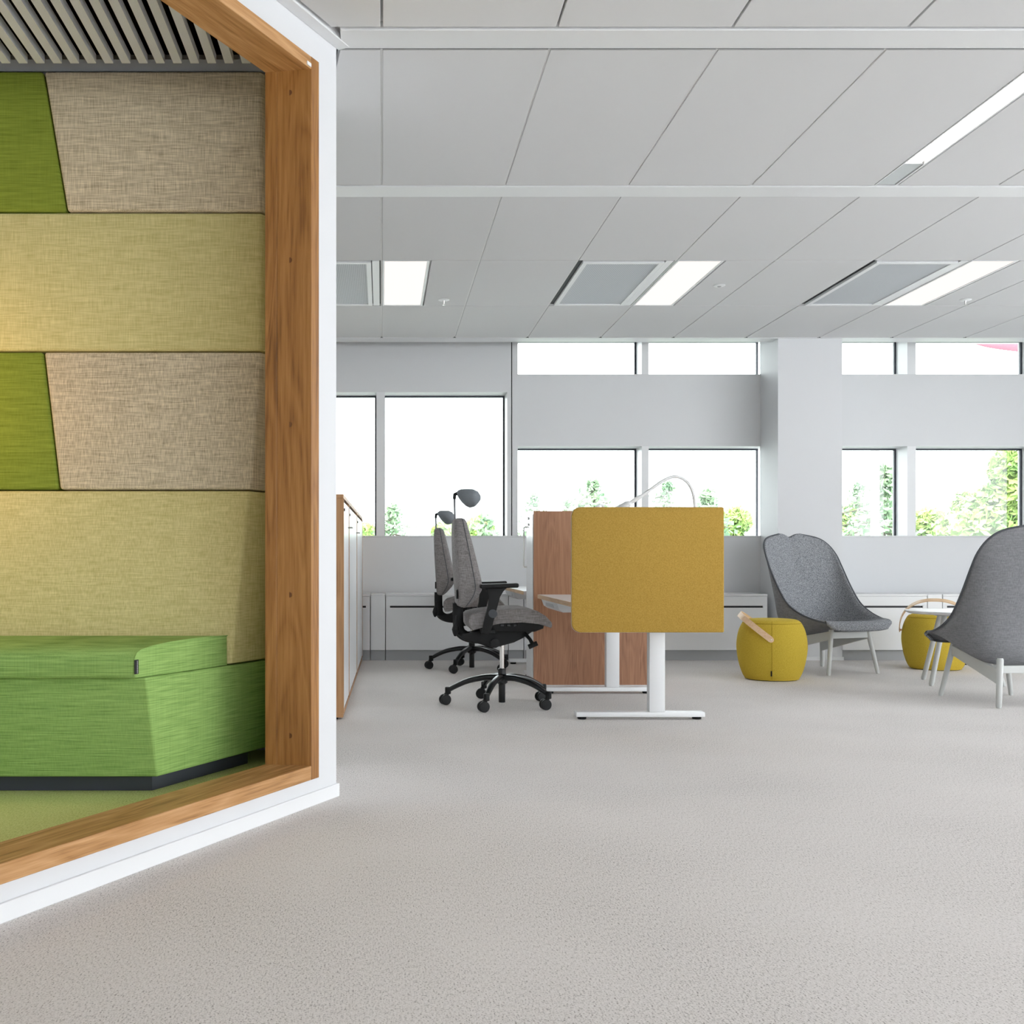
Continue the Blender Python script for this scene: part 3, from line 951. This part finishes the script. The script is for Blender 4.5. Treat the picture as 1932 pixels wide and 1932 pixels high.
# ------------------------------------------------------------------ office chairs (face +x)
def office_chair():
    t = empty('office_chair')
    R, ZS = 0.31, 0.845
    k = 0.003048
    fx = lambda p: (p - 947) * k
    fz = lambda p: ZS - (p - 1053) * k
    # star base
    for i in range(5):
        a = math.radians(176 + 72 * i)
        d = Vector((math.cos(a), math.sin(a), 0))
        pts = curve([tuple(d * 0.02 + Vector((0, 0, 0.158))), tuple(d * 0.09 + Vector((0, 0, 0.160))), tuple(d * 0.19 + Vector((0, 0, 0.140))), tuple(d * 0.26 + Vector((0, 0, 0.110))), tuple(d * 0.305 + Vector((0, 0, 0.085)))], 12)
        leg = make('leg', tube(pts, [0.025 - 0.008 * j / 12 for j in range(13)], 12, flat=(0.85, 0.78)), 'black_gloss', t)
        make('castor_socket', lathe([(0.016, 0.062), (0.017, 0.066), (0.017, 0.098), (0.014, 0.102)], 16, c=tuple(d * R)), 'black_plastic', leg)
        sw = math.radians((200, 195, 190, 200, 170)[i])
        e = Vector((math.cos(sw), math.sin(sw), 0))
        c = d * R + e * 0.018
        side = Vector((-e.y, e.x, 0))
        bm = bmesh.new()
        for q in (-1, 1):
            w = lathe([(0.020, -0.009), (0.027, -0.0085), (0.0305, -0.005), (0.0305, 0.005), (0.027, 0.0085), (0.020, 0.009)], 24, axis='y')
            me = bpy.data.meshes.new('tmp'); w.to_mesh(me); w.free()
            me.transform(Matrix.Translation(c + side * 0.014 * q + Vector((0, 0, 0.0305))) @ Matrix.Rotation(sw, 4, 'Z'))
            bm.from_mesh(me); bpy.data.meshes.remove(me)
        make('castor_wheel', bm, 'black_plastic', leg)
        hb = tube([d * R + Vector((0, 0, 0.072)), c + Vector((0, 0, 0.05)), c + Vector((0, 0, 0.031))], [0.014, 0.012, 0.008], 10)
        make('castor_fork', hb, 'black_plastic', leg)
    make('hub', lathe([(0.018, 0.016), (0.0195, 0.02), (0.0195, 0.12), (0.032, 0.13), (0.034, 0.17), (0.026, 0.178), (0.023, 0.18), (0.023, 0.208), (0.018, 0.212)], 28), 'black_gloss', t)
    make('gas_lift', lathe([(0.013, 0.20), (0.013, 0.39)], 24), 'chrome', t)
    # mechanism under the seat
    mech = side_prism([(fx(862), fz(1196)), (fx(875), fz(1206)), (fx(905), fz(1214)), (fx(925), fz(1222)), (fx(950), fz(1215)), (fx(968), fz(1210)), (fx(985), fz(1202)), (fx(1002), fz(1190)), (fx(985), fz(1186)), (fx(945), fz(1190)), (fx(905), fz(1186)), (fx(890), fz(1192)), (fx(874), fz(1197))], -0.07, 0.07, bevel=0.008)
    mo = make('mechanism', mech, 'black_plastic', t)
    make('tilt_knob', lathe([(0.016, -0.115), (0.026, -0.113), (0.027, -0.098), (0.022, -0.095), (0.012, -0.094), (0.012, -0.065)], 20, c=(fx(930), 0, fz(1211)), axis='y'), 'black_plastic', mo)
    make('tension_lever', tube([(fx(985), -0.1, fz(1192)), (fx(994), -0.13, fz(1203)), (fx(999), -0.14, fz(1213))], [0.012, 0.010, 0.013], 10), 'black_plastic', mo)
    make('tension_knob', tube([(fx(991), -0.14, fz(1217)), (fx(1007), -0.14, fz(1210))], [0.014, 0.014], 14), 'black_plastic', mo)
    pan = side_prism([(fx(902), fz(1182)), (fx(905), fz(1189)), (fx(1000), fz(1188)), (fx(1016), fz(1182)), (fx(1018), fz(1172)), (fx(980), fz(1166)), (fx(905), fz(1170))], -0.2, 0.2, bevel=0.012)
    po = make('seat_pan', pan, 'black_plastic', t)
    for j in range(3):
        x = fx(936 + 12 * j)
        make('adjuster', box(x, x + 0.024, -0.212, -0.196, fz(1178), fz(1173), 0.003, 1), 'black_gloss', po)
    # seat cushion: rounded outline lofted across the width
    top = [(878, 1168), (879, 1159), (884, 1155), (900, 1151), (930, 1147), (960, 1145), (985, 1145), (1003, 1149), (1018, 1158), (1029, 1170), (1030, 1176), (1028, 1180)]
    bot = [(1022, 1178), (1005, 1173), (975, 1170), (935, 1172), (905, 1179), (890, 1183), (883, 1183), (880, 1178)]
    sec = [(fx(a), fz(b)) for a, b in top + bot]
    cx, cz = 0.02, fz(1165)
    bm = bmesh.new()
    rings = []
    for y, s in ((-0.247, 0.88), (-0.246, 0.95), (-0.238, 0.99), (-0.225, 1.0), (-0.1, 1.0), (0, 0.985), (0.1, 1.0), (0.225, 1.0), (0.238, 0.99), (0.246, 0.95), (0.247, 0.88)):
        f = 1 - (1 - s) * 0.35
        rings.append([bm.verts.new((cx + (x - cx) * f, y, cz + (z - cz) * s)) for x, z in sec])
    m_ = len(sec)
    for a, b in zip(rings, rings[1:]):
        for j in range(m_):
            bm.faces.new([a[j], a[(j + 1) % m_], b[(j + 1) % m_], b[j]])
    bm.faces.new(rings[0]); bm.faces.new(list(reversed(rings[-1])))
    make('seat', bm, 'chair_cloth', t, ang=60)
    # backrest: stacked horizontal sections (rear x, front x, half width)
    rows = [(978, 861, 868, 0.085), (980, 856, 874, 0.125), (985, 853.5, 877, 0.15), (1005, 853, 882, 0.175), (1030, 854, 888, 0.20), (1060, 855.5, 895, 0.22), (1085, 857, 901, 0.23), (1100, 858, 904, 0.232), (1112, 859, 903.5, 0.225), (1125, 859.5, 897, 0.205), (1137, 860, 886, 0.18), (1142, 862, 880, 0.165), (1144, 866, 876, 0.14)]
    bm = bmesh.new()
    rings = []
    for py, a, b, hw in rows:
        z = fz(py); xr_, xf = fx(a), fx(b); w = xf - xr_
        # plan section: flat rear, sides swept forward, dished front
        pl = [(xr_, 0), (xr_ + 0.002, hw * 0.6), (xr_ + w * 0.08, hw * 0.90), (xr_ + w * 0.20, hw * 0.97), (xr_ + w * 0.65, hw), (xr_ + w * 0.93, hw * 0.95), (xf, hw * 0.80), (xf - w * 0.10, hw * 0.4), (xf - w * 0.14, 0)]
        ring = pl + [(x, -y) for x, y in reversed(pl[1:-1])]
        rings.append([bm.verts.new((x, y, z)) for x, y in ring])
    m_ = len(rings[0])
    for a, b in zip(rings, rings[1:]):
        for j in range(m_):
            bm.faces.new([a[j], a[(j + 1) % m_], b[(j + 1) % m_], b[j]])
    bm.faces.new(rings[0]); bm.faces.new(list(reversed(rings[-1])))
    bk = make('backrest', bm, 'chair_cloth', t, ang=70)
    for sgn in (-1, 1):
        make('seam', tube(curve([(fx(a) + (fx(b) - fx(a)) * 0.70, sgn * (hw + 0.0005), fz(py)) for py, a, b, hw in rows[1:-1]], 24), 0.0022, 6), 'piping', bk)
    make('rear_pull_tab', box(fx(857.5), fx(860), -0.17, -0.10, fz(1128), fz(1111), 0.002, 1), 'black_plastic', bk)
    # J shaped back support
    jp = curve([(fx(864), 0, fz(1138)), (fx(864), 0, fz(1165)), (fx(866), 0, fz(1188)), (fx(876), 0, fz(1199)), (fx(895), 0, fz(1204)), (fx(915), 0, fz(1203))], 18)
    make('back_support', tube(jp, 0.019, 12, flat=(1.6, 0.7)), 'black_plastic', t)
    bulb = tube([(fx(859), -0.10, fz(1160)), (fx(858.5), -0.10, fz(1172)), (fx(858), -0.10, fz(1178)), (fx(857.5), -0.10, fz(1186)), (fx(857), -0.10, fz(1193)), (fx(856.5), -0.10, fz(1198))], [0.006, 0.008, 0.016, 0.022, 0.015, 0.006], 14)
    make('lumbar_pump', bulb, 'black_plastic', t)
    # headrest
    hr = [(861, 931), (863, 926), (868, 923.5), (878, 923), (890, 923.5), (899, 928), (904.5, 937), (904.5, 944), (901, 950), (895, 956), (887, 958), (880, 955), (872, 948), (866, 940)]
    hs = [(fx(a), fz(b)) for a, b in hr]
    hx, hz = fx(884), fz(938)
    bm = bmesh.new()
    rings = []
    for j in range(15):
        v = -1 + 2 * j / 14
        s = max(0.12, (1 - abs(v) ** 3.2)) ** 0.5
        off = 0.02 * v * v
        rings.append([bm.verts.new((hx + (x - hx) * s + off, 0.135 * v, hz + (z - hz) * s)) for x, z in hs])
    m_ = len(hs)
    for a, b in zip(rings, rings[1:]):
        for j in range(m_):
            bm.faces.new([a[j], a[(j + 1) % m_], b[(j + 1) % m_], b[j]])
    bm.faces.new(rings[0]); bm.faces.new(list(reversed(rings[-1])))
    hd = make('headrest', bm, 'headrest', t, ang=80)
    make('headrest_post', tube([(fx(858.5), 0, fz(985)), (fx(857.5), 0, fz(943)), (fx(857.5), 0, fz(936))], 0.0065, 10), 'steel', hd)
    make('headrest_hinge', tube([(fx(857), 0, fz(942)), (fx(858), 0, fz(933)), (fx(864), 0, fz(931))], [0.009, 0.011, 0.012], 10), 'black_plastic', hd)
    # armrests
    for sgn in (-1, 1):
        y = 0.285 * sgn
        ar = make('armrest', side_prism([(fx(904), fz(1107)), (fx(912), fz(1112)), (fx(915), fz(1122)), (fx(911), fz(1140)), (fx(906), fz(1160)), (fx(900), fz(1188)), (fx(912), fz(1190)), (fx(918), fz(1182)), (fx(922), fz(1164)), (fx(927), fz(1145)), (fx(932), fz(1122)), (fx(938), fz(1112)), (fx(946), fz(1107))], y - 0.012, y + 0.012, bevel=0.004), 'black_plastic', t)
        pd_ = box(fx(897), fx(966), y - 0.042, y + 0.042, fz(1107), fz(1099), 0.009, 3)
        o = make('arm_pad', pd_, 'black_plastic', ar)
        for v in o.data.vertices:
            v.co.z += (v.co.x - fx(930)) * 0.03
        make('adjust_disc', lathe([(0.020, -0.007), (0.024, -0.005), (0.024, 0.005), (0.020, 0.007)], 22, c=(fx(920), y + 0.014 * sgn, fz(1153)), axis='y'), 'piping', ar)
        make('arm_bracket', box(fx(900), fx(925), min(y, 0.19 * sgn), max(y, 0.19 * sgn), fz(1190), fz(1182), 0.004, 1), 'black_plastic', ar)
    return t
ch = office_chair()
ch.location = (0.692, 6.37, 0)
tag(ch, 'grey office chair with raised headrest at the desk with the mustard screen', 'office chair', 'grey office chairs')
c2 = copy_tree(ch)
c2.location = (0.684, 8.40, 0)
c2.rotation_euler = (0, 0, math.radians(-5))
tag(c2, 'grey office chair with lowered headrest near the window sideboards', 'office chair', 'grey office chairs')
for o in c2.children:
    b = o.name.split('.')[0]
    if b == 'headrest':
        o.location.z = -0.035

# ------------------------------------------------------------------ lounge chairs
def lounge():
    """local +y is the front; shell bowl on a four-legged frame"""
    t = empty('lounge_chair')
    # centre line and rim from the seat front up to the top of the back: (y, z)
    cen = [(0.372, 0.336), (0.372, 0.366), (0.33, 0.376), (0.21, 0.352), (0.06, 0.295), (-0.07, 0.238), (-0.17, 0.230), (-0.238, 0.310), (-0.268, 0.45), (-0.305, 0.60), (-0.345, 0.77), (-0.382, 0.915), (-0.396, 0.985), (-0.405, 1.027)]
    rim = [(0.342, 0.360), (0.335, 0.378), (0.285, 0.390), (0.215, 0.405), (0.135, 0.428), (0.055, 0.463), (-0.02, 0.514), (-0.085, 0.590), (-0.15, 0.685), (-0.21, 0.785), (-0.262, 0.875), (-0.318, 0.953), (-0.360, 1.003), (-0.398, 1.032)]
    hw = [0.245, 0.283, 0.300, 0.313, 0.324, 0.333, 0.339, 0.342, 0.343, 0.342, 0.334, 0.304, 0.238, 0.100]
    pw = [3.2, 3.2, 3.2, 3.2, 3.2, 3.1, 3.0, 2.7, 2.2, 1.7, 1.3, 1.08, 1.05, 1.05]
    data = curve([c + r + (h, p) for c, r, h, p in zip(cen, rim, hw, pw)], 44)
    NU = 33
    bm = bmesh.new()
    grid = []
    for i, (cy, cz, ry, rz, h, p) in enumerate(data):
        row = []
        f = i / 44
        for j in range(NU):
            u = -1 + 2 * j / (NU - 1)
            w = abs(u) ** p
            x = h * math.copysign(math.sin(abs(u) * PI / 2 * 0.92) / math.sin(PI / 2 * 0.92), u) if u else 0
            y = cy + (ry - cy) * w
            z = cz + (rz - cz) * w
            # the seat front rolls down a little
            if f < 0.06:
                z -= 0.012 * (1 - f / 0.06) ** 2
            # folded crease down the middle of the upper back
            if f > 0.6:
                g = (f - 0.6) / 0.4
                y -= 0.014 * min(1, g * 1.6) * math.exp(-(u / 0.09) ** 2)
                z -= 0.022 * max(0, (f - 0.88) / 0.12) * math.exp(-(u / 0.30) ** 2)
            row.append(bm.verts.new((x, y, z)))
        grid.append(row)
    for a, b in zip(grid, grid[1:]):
        for j in range(NU - 1):
            bm.faces.new([a[j], a[j + 1], b[j + 1], b[j]])
    border = [tuple(v.co) for v in grid[0]] + [tuple(r[-1].co) for r in grid[1:]] + [tuple(v.co) for v in reversed(grid[-1][:-1])] + [tuple(r[0].co) for r in reversed(grid[1:-1])]
    bm.normal_update()
    me = bpy.data.meshes.new('shell')
    bm.to_mesh(me); bm.free()
    for p in me.polygons:
        p.use_smooth = True
    me.materials.append(M['grey_weave'])
    me.materials.append(M['grey_felt'])
    sh = link('shell', me, None, t)
    so = sh.modifiers.new('thickness', 'SOLIDIFY')
    so.thickness = 0.016
    so.offset = -1
    so.material_offset = 1
    so.material_offset_rim = 1
    make('edge_piping', tube(border + border[:1], 0.0062, 8, cap=False), 'piping', sh)
    # frame
    for sx in (-1, 1):
        fl_ = make('leg', tube([(sx * 0.225, 0.285, 0.0), (sx * 0.224, 0.284, 0.01), (sx * 0.165, 0.245, 0.325)], [0.011, 0.0135, 0.018], 14), 'pale_wood', t)
        make('leg', tube([(sx * 0.225, -0.285, 0.0), (sx * 0.2245, -0.2845, 0.01), (sx * 0.205, -0.268, 0.270), (sx * 0.2045, -0.2675, 0.280)], [0.012, 0.0155, 0.0185, 0.014], 14), 'pale_wood', t)
        x = sx * 0.185
        bm = bmesh.new()
        hexa(bm, [(x - 0.011 + sx * 0.016, -0.265, 0.125), (x + 0.011 + sx * 0.016, -0.265, 0.125), (x + 0.011 - sx * 0.012, 0.24, 0.255), (x - 0.011 - sx * 0.012, 0.24, 0.255),
                  (x - 0.011 + sx * 0.016, -0.265, 0.215), (x + 0.011 + sx * 0.016, -0.265, 0.215), (x + 0.011 - sx * 0.012, 0.24, 0.315), (x - 0.011 - sx * 0.012, 0.24, 0.315)], 0.003, 1)
        make('side_rail', bm, 'pale_wood', t)
    make('front_rail', box(-0.165, 0.165, 0.232, 0.256, 0.262, 0.312, 0.003, 1), 'pale_wood', t)
    make('rear_rail', box(-0.195, 0.195, -0.278, -0.254, 0.195, 0.238, 0.003, 1), 'pale_wood', t)
    return t
la = lounge()
la.location = (3.325, 8.30, 0)
la.rotation_euler = (0, 0, math.atan2(-0.34, -0.94))
tag(la, 'grey felt shell lounge chair facing the room before the white column', 'lounge chair', 'grey shell lounge chairs')
lb = copy_tree(la)
lb.location = (3.675, 6.53, 0)
lb.rotation_euler = (0, 0, math.radians(4))
tag(lb, 'grey shell lounge chair turned with its woven back to the aisle', 'lounge chair', 'grey shell lounge chairs')

# ------------------------------------------------------------------ barrel stools
def stool():
    t = empty('barrel_stool')
    prof = [(0.02, 0.004), (0.165, 0.004), (0.182, 0.012), (0.200, 0.045), (0.219, 0.105), (0.231, 0.17), (0.236, 0.225), (0.232, 0.285), (0.220, 0.34), (0.203, 0.38), (0.186, 0.404), (0.160, 0.417), (0.11, 0.422), (0.02, 0.424)]
    cv = curve(prof, 44)
    body = make('body', lathe([(max(0.004, r), z) for r, z in cv], 56), 'yellow', t, ang=60)
    make('floor_ring', lathe([(0.15, 0.0), (0.17, 0.0), (0.17, 0.006), (0.15, 0.006)], 40), 'black_plastic', t)
    side = [(r, z) for r, z in cv if 0.012 < z < 0.41 and r > 0.15]
    for a in (-PI / 2, PI / 2):
        make('seam', tube([((r + 0.0004) * math.cos(a), (r + 0.0004) * math.sin(a), z) for r, z in side], 0.0016, 6), 'yellow_seam', body)
    make('top_seam', tube([(0.196 * math.cos(k * PI / 24), 0.196 * math.sin(k * PI / 24), 0.3935) for k in range(49)], 0.0016, 6, cap=False), 'yellow_seam', body)
    bm = box(-0.008, 0.002, -0.2125, -0.196, 0.038, 0.075)
    make('fabric_label', bm, 'label', body, False)
    # bent wooden carrying strap turning about the y axis
    tilt = math.radians(38)
    reach = Vector((-math.cos(tilt), 0, math.sin(tilt)))
    wd = Vector((math.sin(tilt), 0, math.cos(tilt)))
    piv = Vector((-0.005, 0, 0.290))
    bm = bmesh.new()
    rings = []
    N = 40
    for i in range(N + 1):
        a = -PI / 2 + PI * i / N
        rr = math.copysign(abs(math.sin(a)) ** 0.85, math.sin(a))
        rc = max(0.0, math.cos(a)) ** 0.9
        p = piv + Vector((0, rr * 0.246, 0)) + reach * rc * 0.262
        dv = Vector((0, 1, 0)) * math.copysign(abs(math.sin(a)), math.sin(a)) + reach * math.cos(a)
        dv.normalize()
        hw_ = 0.020
        rings.append([bm.verts.new(p + wd * hw_), bm.verts.new(p + wd * hw_ + dv * 0.007), bm.verts.new(p - wd * hw_ + dv * 0.007), bm.verts.new(p - wd * hw_)])
    for a, b in zip(rings, rings[1:]):
        for j in range(4):
            bm.faces.new([a[j], a[(j + 1) % 4], b[(j + 1) % 4], b[j]])
    bm.faces.new(rings[0]); bm.faces.new(list(reversed(rings[-1])))
    hd = make('carry_handle', bm, 'beech', t, ang=40)
    for sgn in (-1, 1):
        e0 = piv + Vector((0, sgn * 0.2465, 0))
        make('rounded_end', lathe([(0.018, -0.003), (0.018, 0.003)], 24, c=tuple(e0 + Vector((0, sgn * 0.002, 0))), axis='y'), 'beech', hd)
        make('rivet', lathe([(0.003, -0.002), (0.005, 0.0), (0.003, 0.002)], 12, c=tuple(e0 + Vector((0, sgn * 0.0055, 0))), axis='y'), 'alu', hd)
        make('pivot', lathe([(0.008, -0.014), (0.008, 0.014)], 12, c=tuple(e0 - Vector((0, sgn * 0.013, 0))), axis='y'), 'beech', hd)
    return t
s1 = stool()
s1.location = (2.729, 7.75, 0)
s1.rotation_euler = (0, 0, math.radians(-19))
tag(s1, 'yellow wool barrel stool with pale wooden handle beside the front-facing lounge chair', 'stool', 'yellow barrel stools')
s2 = copy_tree(s1)
s2.location = (4.235, 8.47, 0)
s2.rotation_euler = (0, 0, math.radians(62))
for o in s2.children:
    if o.name.startswith('carry_handle'):
        pv = Vector((-0.005, 0, 0.290))
        o.rotation_euler = (0, math.radians(26), 0)
        o.location = pv - Matrix.Rotation(math.radians(26), 3, 'Y') @ pv
tag(s2, 'yellow wool barrel stool behind the white round side table', 'stool', 'yellow barrel stools')

# ------------------------------------------------------------------ round side table
tb = tag(empty('side_table', (3.87, 7.45, 0)), 'round white side table with grey splayed legs beside the yellow stool', 'table')
make('tabletop', lathe([(0.295, 0.472), (0.318, 0.484), (0.320, 0.488), (0.318, 0.492)], 64), 'white_lac', tb)
make('top_frame', lathe([(0.10, 0.455), (0.14, 0.458), (0.14, 0.4715)], 32), 'pale_wood', tb)
for a in (209, 112, 325):
    a = math.radians(a)
    make('leg', tube([(0.275 * math.cos(a), 0.275 * math.sin(a), 0), (0.272 * math.cos(a), 0.272 * math.sin(a), 0.012), (0.13 * math.cos(a), 0.13 * math.sin(a), 0.470)], [0.012, 0.016, 0.0175], 14), 'pale_wood', tb)

# ------------------------------------------------------------------ outside: lawn, trees, flag
GZ = -7.0
structure(make('ground', box(-120, 160, YW + 2.0, 260, GZ - 0.2, GZ), 'grass', smooth=False))
leaf_rng = random.Random(11)
def leaf_cloud(bm, centre, rad, n, size, squash=1.0):
    for _ in range(n):
        while True:
            v = Vector((leaf_rng.uniform(-1, 1), leaf_rng.uniform(-1, 1), leaf_rng.uniform(-1, 1)))
            if 0.15 < v.length < 1:
                break
        v = v.normalized() * (v.length ** 0.6)
        p = Vector(centre) + Vector((v.x * rad, v.y * rad, v.z * rad * squash))
        a = Vector((leaf_rng.gauss(0, 1), leaf_rng.gauss(0, 1), leaf_rng.gauss(0, 1))).normalized()
        b = a.orthogonal().normalized()
        s = size * leaf_rng.uniform(0.6, 1.3)
        vs = [bm.verts.new(p + a * s), bm.verts.new(p + b * s * 0.55), bm.verts.new(p - a * s), bm.verts.new(p - b * s * 0.55)]
        bm.faces.new(vs)
def broad_tree(X, Y, top, width, label, n=2600):
    t = tag(empty('broadleaf_tree', (X, Y, GZ)), label, 'tree', 'trees outside the windows')
    hgt = top - GZ
    bm = bmesh.new()
    k = 16
    for i in range(k):
        a = leaf_rng.uniform(0, 2 * PI)
        f = leaf_rng.uniform(0, 1)
        rr = width * leaf_rng.uniform(0.1, 0.62) * (1 - 0.45 * f)
        z = hgt * (0.42 + 0.46 * f)
        rad = width * leaf_rng.uniform(0.24, 0.36)
        z = min(z, hgt - rad * 0.85)
        leaf_cloud(bm, (rr * math.cos(a), rr * math.sin(a), z), rad, n // k, 0.17, 0.8)
    leaf_cloud(bm, (0, 0, hgt - width * 0.27), width * 0.3, n // 6, 0.17, 0.9)
    cr_ = make('crown', bm, 'leaf_a', t, False)
    make('trunk', tube([(0, 0, 0), (0.05, 0, hgt * 0.4), (0, 0.1, hgt * 0.8)], [0.3, 0.2, 0.05], 10), 'bark', t)
def conifer(X, Y, top, width, label, n=1500, gap=0.0):
    t = tag(empty('conifer_tree', (X, Y, GZ)), label, 'tree', 'trees outside the windows')
    hgt = top - GZ
    bm = bmesh.new()
    layers = 46
    lw = bmesh.new()
    for i in range(layers):
        f = (i + leaf_rng.uniform(-0.4, 0.4)) / (layers - 1)
        f = min(0.995, max(0.0, f))
        z = hgt * (0.25 + 0.74 * f)
        rr = 1.35 * width * min(1.0, 2.4 * (1 - f)) ** 0.95 * leaf_rng.uniform(0.75, 1.15) + 0.06
        for b in range(4):
            if leaf_rng.random() < gap:
                continue
            a = leaf_rng.uniform(0, 2 * PI)
            L = rr * leaf_rng.uniform(0.55, 1.1)
            for q in range(3):
                s = (q + 0.6) / 3
                leaf_cloud(bm, (L * s * math.cos(a), L * s * math.sin(a), z - 0.18 * L * s), 0.16 + 0.14 * rr, max(3, n // (layers * 12)), 0.115, 0.7)
            tube([(0, 0, z), (L * math.cos(a), L * math.sin(a), z - 0.18 * L)], [0.025, 0.006], 4, bm=lw)
    make('crown', bm, 'leaf_b', t, False)
    tube([(0, 0, 0), (0, 0, hgt * 0.97)], [0.22, 0.02], 8, bm=lw)
    make('trunk', lw, 'bark', t)
def at(pxl, pyl, Y):
    return (pxl - VX) * Y / F, H + (VY - pyl) * Y / F
for p, q, Y, w, lab in ((905, 975, 46, 2.0, 'rounded pale green tree behind the raised office chair headrest'),
                        (840, 984, 53, 2.2, 'low rounded tree seen beside the lowered office chair headrest'),
                        (655, 990, 47, 2.0, 'low rounded tree over the oak storage cabinets'),
                        (1390, 958, 50, 2.2, 'pale green tree right of the mustard screen'),
                        (1600, 950, 48, 2.2, 'pale green tree seen just past the white column'),
                        (1755, 957, 50, 2.6, 'low leafy tree left of the tallest tree'),
                        (1835, 922, 43, 2.6, 'leafy tree beside the tallest tree'),
                        (1915, 842, 34, 2.6, 'tallest leafy green tree above the turned lounge chair'),
                        (2030, 880, 42, 2.6, 'leafy tree past the tallest tree'),
                        (1300, 962, 62, 2.4, 'distant low tree between the desk lamp and the screen corner'),
                        (1040, 984, 66, 2.4, 'distant low tree peeking over the oak tower'),
                        (690, 988, 60, 2.2, 'distant low tree left of the tall window mullion')):
    x, z = at(p, q, Y)
    broad_tree(x, Y, z, w, lab, 5200)
for p, q, Y, w, g, lab in ((742, 950, 40, 1.9, 0.0, 'slender conifer in the tall window by the mullion'),
                           (869, 985, 60, 1.5, 0.2, 'sparse conifer between the office chair headrests'),
                           (917, 968, 32, 0.8, 0.4, 'thin sparse conifer right of the headrest'),
                           (1008, 930, 57, 2.0, 0.1, 'narrow conifer above the oak tower'),
                           (1072, 940, 50, 1.0, 0.4, 'thin bare conifer left of the mustard screen top'),
                           (1118, 903, 36, 2.6, 0.0, 'full conifer above the mustard screen'),
                           (1258, 906, 46, 2.4, 0.0, 'conifer framed by the bow of the desk lamp'),
                           (1335, 922, 27, 1.3, 0.1, 'narrow conifer right of the desk lamp'),
                           (1622, 908, 41, 2.2, 0.1, 'conifer left of the flagpole'),
                           (1668, 872, 28, 1.5, 0.0, 'tall conifer just right of the flagpole')):
    x, z = at(p, q, Y)
    conifer(x, Y, z, w, lab, 3400, g)
fpx = (1651 - VX) * 22 / F
fpole = tag(empty('flagpole', (fpx, 22, GZ)), 'tall white flagpole outside in front of the conifers', 'flagpole')
make('pole', lathe([(0.085, 0.0), (0.085, 6.0), (0.07, 18.0)], 20), 'white_met', fpole)
make('finial', lathe([(0.02, 18.0), (0.1, 18.06), (0.1, 18.14), (0.02, 18.2)], 16), 'white_met', fpole)
fl2 = tag(empty('flag', (13.4, 20.5, GZ)), 'red flag hanging on a thin pole outside the windows', 'flag')
make('pole', lathe([(0.06, 0.0), (0.05, 14.5)], 16), 'white_met', fl2)
bm = bmesh.new()
NX_, NZ_ = 24, 8
gr = []
for i in range(NX_ + 1):
    u = i / NX_
    row = []
    for j in range(NZ_ + 1):
        v = j / NZ_
        ztop, zbot = 13.6 - 1.2 * u, 11.38 + 0.48 * u ** 1.3
        row.append(bm.verts.new((-0.06 - 2.45 * u, 0.12 * math.sin(u * 9 + v * 2), zbot + (ztop - zbot) * v)))
    gr.append(row)
for a, b in zip(gr, gr[1:]):
    for j in range(NZ_):
        bm.faces.new([a[j], a[j + 1], b[j + 1], b[j]])
ob = make('cloth', bm, 'flag', fl2, ang=80)
sm = ob.modifiers.new('thickness', 'SOLIDIFY'); sm.thickness = 0.004
